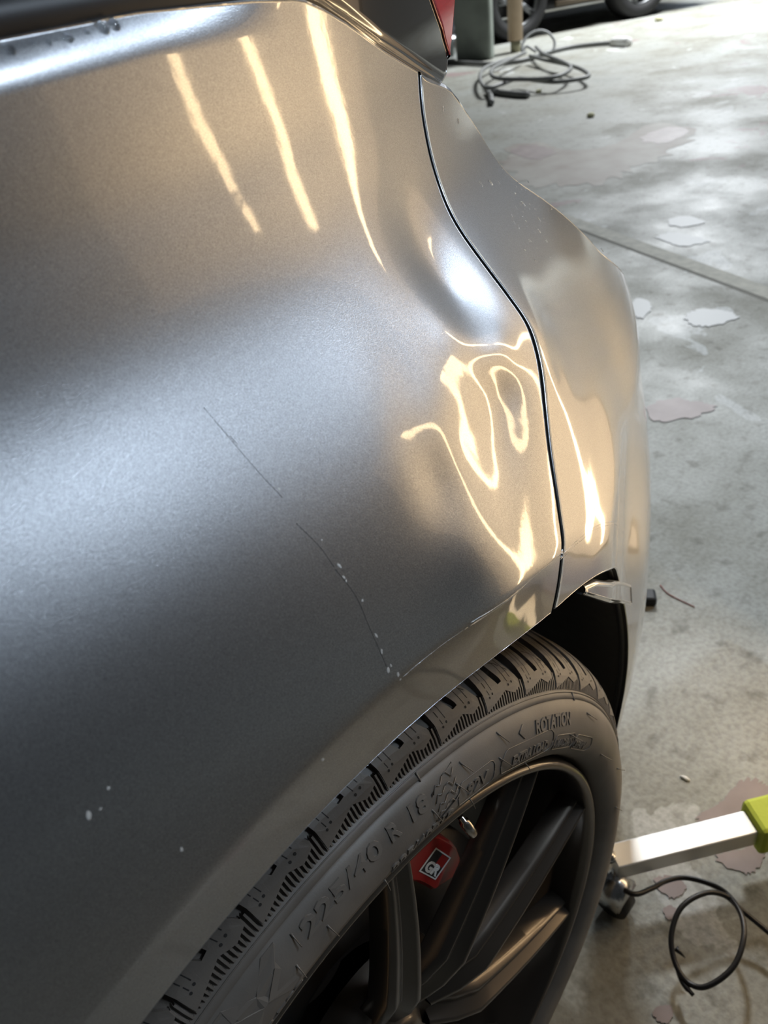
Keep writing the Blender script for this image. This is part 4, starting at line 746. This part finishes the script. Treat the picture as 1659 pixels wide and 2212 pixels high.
# caster under the near end of the arm
cx, cy = CASTER[0][0] + .012, CASTER[0][1] + .012
V, F = tube_vf([(cx - .011, cy, .021), (cx + .011, cy, .021)], .021, 22)
mesh_obj('caster_wheel', V, F, mat('caster_rubber', (.03, .03, .03), .5), light, raise_z=False)
bm = bmesh.new()
pts = [(-.017, -.014, .018), (.017, -.014, .018), (.017, .014, .018), (-.017, .014, .018), (-.02, -.017, .040), (.02, -.017, .040), (.02, .017, .040), (-.02, .017, .040), (-.009, -.009, .058), (.009, -.009, .058), (.009, .009, .058), (-.009, .009, .058)]
vs = [bm.verts.new(q) for q in pts]
for l in (0, 4):
    for k in range(4): bm.faces.new([vs[l + k], vs[l + (k + 1) % 4], vs[l + 4 + (k + 1) % 4], vs[l + 4 + k]])
bm.faces.new([vs[8], vs[9], vs[10], vs[11]])
bmesh.ops.bevel(bm, geom=list(bm.edges), offset=.002, segments=2, affect='EDGES')
cb = obj_bm('caster_bracket', bm, STEEL, light, True); cb.location = (cx, cy, .006)
tube('caster_stem', [(cx, cy, .06), (b0.x + .012, b0.y, b0.z - .006)], .006, STEEL, light, 10, raise_z=False)

# ------------------------------------------------------------------ cables
CABLEM = mat('black_cable', (.012, .012, .013), .38)
pc = [Vector(q) for q in CABLE]
for i, q in enumerate(pc): q.z = .045 + .012 * math.sin(i * .9)
pc[0].z = .06
cable = tube('power_cable', spline(pc + [Vector((.40, -.26, .02)), Vector((.42, -.4, .006))], 8), .0030, CABLEM, light, 12, raise_z=False)
cable['label'] = 'black looped power cable'
tube('cable_tail', spline(CABLE_END, 6), [.0030] * 10 + [.0022] * 3, CABLEM, cable, 10, raise_z=False)
tube('cable_tie', [Vector(SPIKE[0]), Vector(SPIKE[1]) + Vector((0, 0, -.004))], [.0036, .0004], CABLEM, cable, 8, raise_z=False)
HOSEM = mat('grey_hose', (.20, .205, .20), .5)
hose = tube('air_hose', spline([(a, b, .06) for a, b, c in COIL_A], 8), .0135, HOSEM, None, 10, raise_z=False)
tag(hose, 'grey air hose lying in a loose coil on the floor behind the car', 'hose')
tube('hose_loop', spline([(a, b, .085) for a, b, c in COIL_B], 8), .0135, HOSEM, hose, 10, raise_z=False)
tube('raised_loop', spline(LOOP, 8), .011, mat('light_grey_hose', (.26, .27, .27), .5), hose, 8, raise_z=False)
tube('hose_end', spline(TAIL_A, 5), .018, HOSEM, hose, 8, raise_z=False)
tube('hose_end', spline(TAIL_B, 5), .020, HOSEM, hose, 8, raise_z=False)
ext = tube('extension_cable', spline(HOSE, 8), .017, mat('dark_grey_cable', (.16, .165, .16), .5), None, 10, raise_z=False)
tag(ext, 'dark grey extension cable with a white end beyond the hose coil', 'cable')
tube('white_plug', [Vector(PLUG[0]) + Vector((.03, .08, 0)), PLUG[0], PLUG[1]], [.03, .042, .04], mat('white_plastic', (.75, .75, .73), .4), ext, 12, raise_z=False)

# ------------------------------------------------------------------ things at the back of the workshop
POSTM = mat('tan_post', (.42, .31, .20), .6); noise_color(POSTM, 6, (.36, .26, .17), (.46, .35, .24))
px, py, _ = POST[0]
post = thing('wooden_post', 'tan round post standing on a small block by the hose coil', 'post')
tube('shaft', [(px, py, .09), (px, py, 2.6)], .066, POSTM, post, 20, raise_z=False)
tube('collar', [(px, py, .085), (px, py, .10)], .058, mat('dark_collar', (.05, .05, .045), .6), post, 20, raise_z=False)
tube('foot_block', [(px, py, 0), (px, py, .086)], .045, mat('pale_foot', (.40, .38, .26), .7), post, 12, raise_z=False)
c0_, c1_ = Vector(COLUMN[0]), Vector(COLUMN[1]); cd_ = (c1_ - c0_); ca = math.atan2(cd_.y, cd_.x)
COLM = mat('grey_green_column', (.30, .34, .30), .6); noise_color(COLM, 5, (.24, .27, .24), (.34, .38, .34))
cc = (c0_ + c1_) / 2
n_ = Vector((-cd_.y, cd_.x, 0)).normalized(); n_ = n_ if n_.x > 0 else -n_
o = bevel_box('steel_column', (cd_.length, .08, 4.0), COLM, None, (cc.x + n_.x * .04, cc.y + n_.y * .04, 2.0), (0, 0, ca), .02); o['kind'] = 'structure'
o['label'] = 'grey green steel column'
cx, cy, _ = CANISTER[0]
can = thing('metal_canister', 'shiny metal canister with a dark cap beside the grey green column', 'canister')
tube('body', [(cx, cy, .0), (cx, cy, .02), (cx, cy, .16), (cx, cy, .19)], [.10, .11, .11, .08], STEEL, can, 24, raise_z=False)
tube('cap', [(cx, cy, .19), (cx, cy, .24), (cx, cy, .30), (cx, cy, .31)], [.07, .075, .06, .02], mat('cap_dark', (.03, .03, .04), .4), can, 20, raise_z=False)

# parked dark car: two wheels, sill and bodywork above
w0, w1 = Vector(WHEELS[0]), Vector(WHEELS[1]); wd = (w1 - w0).normalized(); wn = Vector((wd.y, -wd.x, 0)); wn = wn if wn.x < 0 else -wn
pk = thing('parked_car', 'dark car parked at the back, its wheels and sill showing', 'car')
DARKCAR = mat('dark_car_paint', (.010, .010, .012), .35); TY2 = mat('far_tyre', (.012, .012, .013), .7)
def far_wheel(c, r, wdt, name='wheel'):
    c = Vector((c.x, c.y, 0)) - wn * (wdt * .5); ax = Vector((wn.x, wn.y, 0))
    def ring(prof, nm, m, parent):
        V, F = [], []; K = 48; k = len(prof)
        for i in range(K):
            a = 2 * math.pi * i / K
            for rr, d in prof:
                q = c + ax * d + wd * (rr * math.cos(a)) + Vector((0, 0, r + rr * math.sin(a))); V.append(tuple(q))
        for i in range(K):
            for q in range(k - 1): F.append((i * k + q, i * k + q + 1, (i + 1) % K * k + q + 1, (i + 1) % K * k + q))
        return mesh_obj(nm, V, F, m, parent, raise_z=False)
    h = wdt / 2
    t = ring([(r * .66, h * .7), (r * .70, h), (r * .90, h * 1.02), (r * .985, h * .8), (r, h * .3), (r, -h), (r * .6, -h)], name, TY2, pk)
    RM = mat('far_rim', (.16, .165, .17), .35, .8)
    ring([(r * .60, h * .5), (r * .645, h * .8), (r * .68, h * .8), (r * .69, h * .6)], 'rim_ring', RM, t)
    for k in range(5):
        for s in (-.13, .13):
            a = 2 * math.pi * k / 5 + .6 + s
            A = c + ax * (h * .62) + wd * (r * .12 * math.cos(a)) + Vector((0, 0, r + r * .12 * math.sin(a)))
            B = c + ax * (h * .70) + wd * (r * .64 * math.cos(a - s * .4)) + Vector((0, 0, r + r * .64 * math.sin(a - s * .4)))
            tube('spoke', [A, B], [.022, .016], RM, t, 6, raise_z=False)
far_wheel(w0, .33, .22); far_wheel(w1, .33, .22)
# lower body between and beyond the wheels
mid_ = (w0 + w1) / 2
def car_prof(s):   # cross section outline (inwards distance, height)
    return [(.02, .24), (.0, .30), (-.03, .45), (-.05, .62), (-.02, .82), (.06, .95), (.25, 1.0), (.45, 1.35), (.9, 1.45)]
V, F = [], []
ST = [-1.1, -.45, -.40, .40, .45, (w1 - w0).length - .45, (w1 - w0).length - .40, (w1 - w0).length + .40, (w1 - w0).length + .45, (w1 - w0).length + .9]
for i, s in enumerate(ST):
    for d, z in car_prof(s):
        lift_ = .50 if i in (2, 3, 6, 7) and z < .6 else 0
        z2 = max(z, .24 + lift_)
        q = w0 + wd * s - wn * d; V.append((q.x, q.y, z2))
k = len(car_prof(0))
for i in range(len(ST) - 1):
    for q in range(k - 1): F.append((i * k + q, i * k + q + 1, (i + 1) * k + q + 1, (i + 1) * k + q))
mesh_obj('body', V, F, DARKCAR, pk, raise_z=False)
a_ = w0 + wd * -1.0 - wn * .12; b_ = w0 + wd * ((w1 - w0).length + .9) - wn * .12
V = [tuple(a_ + Vector((0, 0, .20))), tuple(b_ + Vector((0, 0, .20))), tuple(b_ - wn * 1.5 + Vector((0, 0, .20))), tuple(a_ - wn * 1.5 + Vector((0, 0, .20)))]
V += [(x, y, z + .35) for x, y, z in V]
mesh_obj('underbody', V, [(0, 1, 2, 3), (0, 1, 5, 4), (1, 2, 6, 5), (2, 3, 7, 6), (3, 0, 4, 7), (4, 5, 6, 7)], DARKCAR, pk, smooth=False, raise_z=False)
sl = [w0 + wd * .42 - wn * .03 + Vector((0, 0, .25)), w0 + wd * ((w1 - w0).length - .42) - wn * .03 + Vector((0, 0, .25))]
tube('sill_trim', sl, .03, mat('brown_sill', (.10, .075, .05), .5), pk, 8, raise_z=False)

# scraps on the floor
CR = mat('pale_scrap', (.62, .60, .38), .8)
lab = ['pale yellow scrap on the floor just below the hose coil', 'pale yellow scrap on bare floor between the hose coil and the bumper', 'pale yellow scrap in front of the parked car wheel', 'small white paper scrap on the floor above the aluminium arm']
for i, (x, y, _) in enumerate(CRUMBS):
    bm = bmesh.new(); bmesh.ops.create_icosphere(bm, subdivisions=2, radius=.022 if i < 2 else (.04 if i == 2 else .003))
    for v in bm.verts: v.co = Vector((v.co.x * random.uniform(.7, 1.2), v.co.y * random.uniform(.7, 1.2) * (2.2 if i == 3 else 1), v.co.z * .6))
    o = obj_bm('floor_scrap', bm, CR if i < 3 else mat('paper', (.75, .75, .73), .8), None, True); o.location = (x, y, .011 if i < 2 else (.02 if i == 2 else .0018)); tag(o, lab[i], 'scrap', 'scraps on the floor')
x, y, _ = BLACKBIT[0]
bb_ = bevel_box('rubber_plug', (.030, .022, .018), RUBBER, None, (x, y, .009), (0, 0, .6), .005); tag(bb_, 'small black rubber plug on the floor at the bumper edge', 'plug')
rl = tube('red_thread', spline([(a, b, .0012) for a, b, c in REDLINE], 5), .0009, mat('dull_red_thread', (.25, .06, .05), .7), None, 5, raise_z=False); tag(rl, 'thin dull red thread lying beside the rubber plug', 'thread')
# joint between two floor slabs
j = [Vector(q) for q in JOINT]; dj = (j[2] - j[0]).normalized(); nj = Vector((dj.y, -dj.x, 0))
a = j[0] - dj * 1.2; b = j[2] + dj * 3
V = [tuple(q + Vector((0, 0, .0006))) for q in (a, b, b + nj * .012, a + nj * .012)]
jt = mesh_obj('trim_1', V, [(0, 1, 2, 3)], mat('joint_dark', (.22, .21, .18), .9), None, smooth=False, raise_z=False); jt['kind'] = 'structure'
fill = mat('joint_filler', (.40, .385, .32), .7); noise_color(fill, 30, (.33, .32, .27), (.46, .44, .37))
V = [tuple(q + Vector((0, 0, .0008))) for q in (a - nj * .075, b - nj * .06, b - nj * .004, a - nj * .002)]
jf = mesh_obj('trim_2', V, [(0, 1, 2, 3)], fill, None, smooth=False, raise_z=False); jf['kind'] = 'structure'

PINK = mat('old_floor_paint_pink', (.270, .215, .205), .5); noise_color(PINK, 14, (.23, .18, .17), (.31, .25, .24))
PALE = mat('pale_floor_paint', (.39, .40, .395), .5)
BROWN = mat('bare_brown_concrete', (.26, .22, .18), .6); noise_color(BROWN, 5, (.22, .18, .15), (.34, .32, .28))
for i, (k, pts) in enumerate(PATCHES):
    P = spline([(a, b, 0) for a, b in pts], 7, True); c = sum(P, Vector()) / len(P)
    sz = max((q - c).length for q in P); P = [q + (q - c) * random.uniform(-.12, .12) for q in P]
    z = .0010 + .0001 * i; V = [(q.x, q.y, z) for q in P]; bm = bmesh.new(); f = bm.faces.new([bm.verts.new(v) for v in V]); bm.normal_update()
    if f.normal.z < 0: f.normal_flip()
    bmesh.ops.triangulate(bm, faces=[f]); obj_bm('paint_patch', bm, (PINK, PALE, BROWN)[k], fl)

# ------------------------------------------------------------------ small details on the car
def on_body(x, z, h=.0003):
    e = 1e-4; y = float(f_body(x, z)); gx = (float(f_body(x + e, z)) - y) / e; gz = (float(f_body(x, z + e)) - y) / e
    n = Vector((gx, -1, gz)).normalized(); return Vector((x, y, z)) + n * h, n
Vw, Fw = [], []
def droplet(x, z, r, stretch=1.0, fl=.45, ang=0):
    p, n = on_body(x, z, 0); t = n.cross(Vector((0, 0, 1))).normalized(); b = n.cross(t)
    t, b = t * math.cos(ang) + b * math.sin(ang), b * math.cos(ang) - t * math.sin(ang)
    base = len(Vw); rings = 4; K = 10
    for i in range(rings):
        ph = math.pi / 2 * i / rings
        for k in range(K):
            a = 2 * math.pi * k / K; q = p + (t * math.cos(a) + b * math.sin(a) * stretch) * r * math.cos(ph) + n * r * fl * math.sin(ph); Vw.append(tuple(q))
    Vw.append(tuple(p + n * r * fl))
    for i in range(rings - 1):
        for k in range(K): Fw.append((base + i * K + k, base + i * K + (k + 1) % K, base + (i + 1) * K + (k + 1) % K, base + (i + 1) * K + k))
    for k in range(K): Fw.append((base + (rings - 1) * K + k, base + (rings - 1) * K + (k + 1) % K, base + rings * K))
rnd = random.Random(7)
for (x, z) in DROPS:
    droplet(x, z, rnd.uniform(.0008, .0018), rnd.uniform(1, 2.2), .4, rnd.uniform(0, 3))
for k in range(90):      # a dusting of droplets on the bumper shoulder
    a, b = rnd.choice(DROPS[:8]); x, z = a + rnd.gauss(0, .016), b + rnd.gauss(0, .010)
    if z > np.interp(x, [q[0] for q in BTOP], [q[1] for q in BTOP]) - .005: continue
    droplet(x, z, rnd.uniform(.0003, .0008), rnd.uniform(1, 1.8), .4, rnd.uniform(0, 3))
wd_ = mesh_obj('water_droplets', Vw, Fw, WATER, car); wd_['kind'] = 'stuff'
Vw, Fw = [], []
for (x, z, r) in EDGE_DROPS: droplet(x, z, r, 1.3, .6)
wd2 = mesh_obj('edge_droplets', Vw, Fw, WATER, car); wd2['kind'] = 'stuff'
Vw, Fw = [], []
for (x, z, s, l) in CHIPS: droplet(x, z, s, l, .06, rnd.uniform(-.4, .4))
ch = mesh_obj('paint_chips', Vw, Fw, CHIP, car); ch['kind'] = 'stuff'
def scratch(name, pts, r, m):
    P = [on_body(x, z, -r * .25)[0] for x, z in [tuple((q.x, q.z)) for q in spline([(a, 0, b) for a, b in pts], 6)]]
    return tube(name, P, r, m, car, 5)
for q in SCRATCHES: scratch('dark_scratch', q, .00012, SCRATCH)
# dried run on the paint near the front edge of the panel
"""small lip where the bumper meets the arch"""
def f_spat(x, z): 
    return f_body(x, z) - .0012
sp_ = [tuple(q) for q in SPAT]
G = coons([sp_[0], sp_[1], sp_[2], sp_[3]], [sp_[3], sp_[4]], [sp_[0], sp_[6], sp_[5], sp_[4]], [sp_[0], (sp_[0][0] + .0005, sp_[0][1] - .0005)], 30, 14)
sheet('arch_lip_extension', G, PAINT, car, f_spat, ('top', 'bottom', 'right', 'left'), rad=.003, deep=.006)
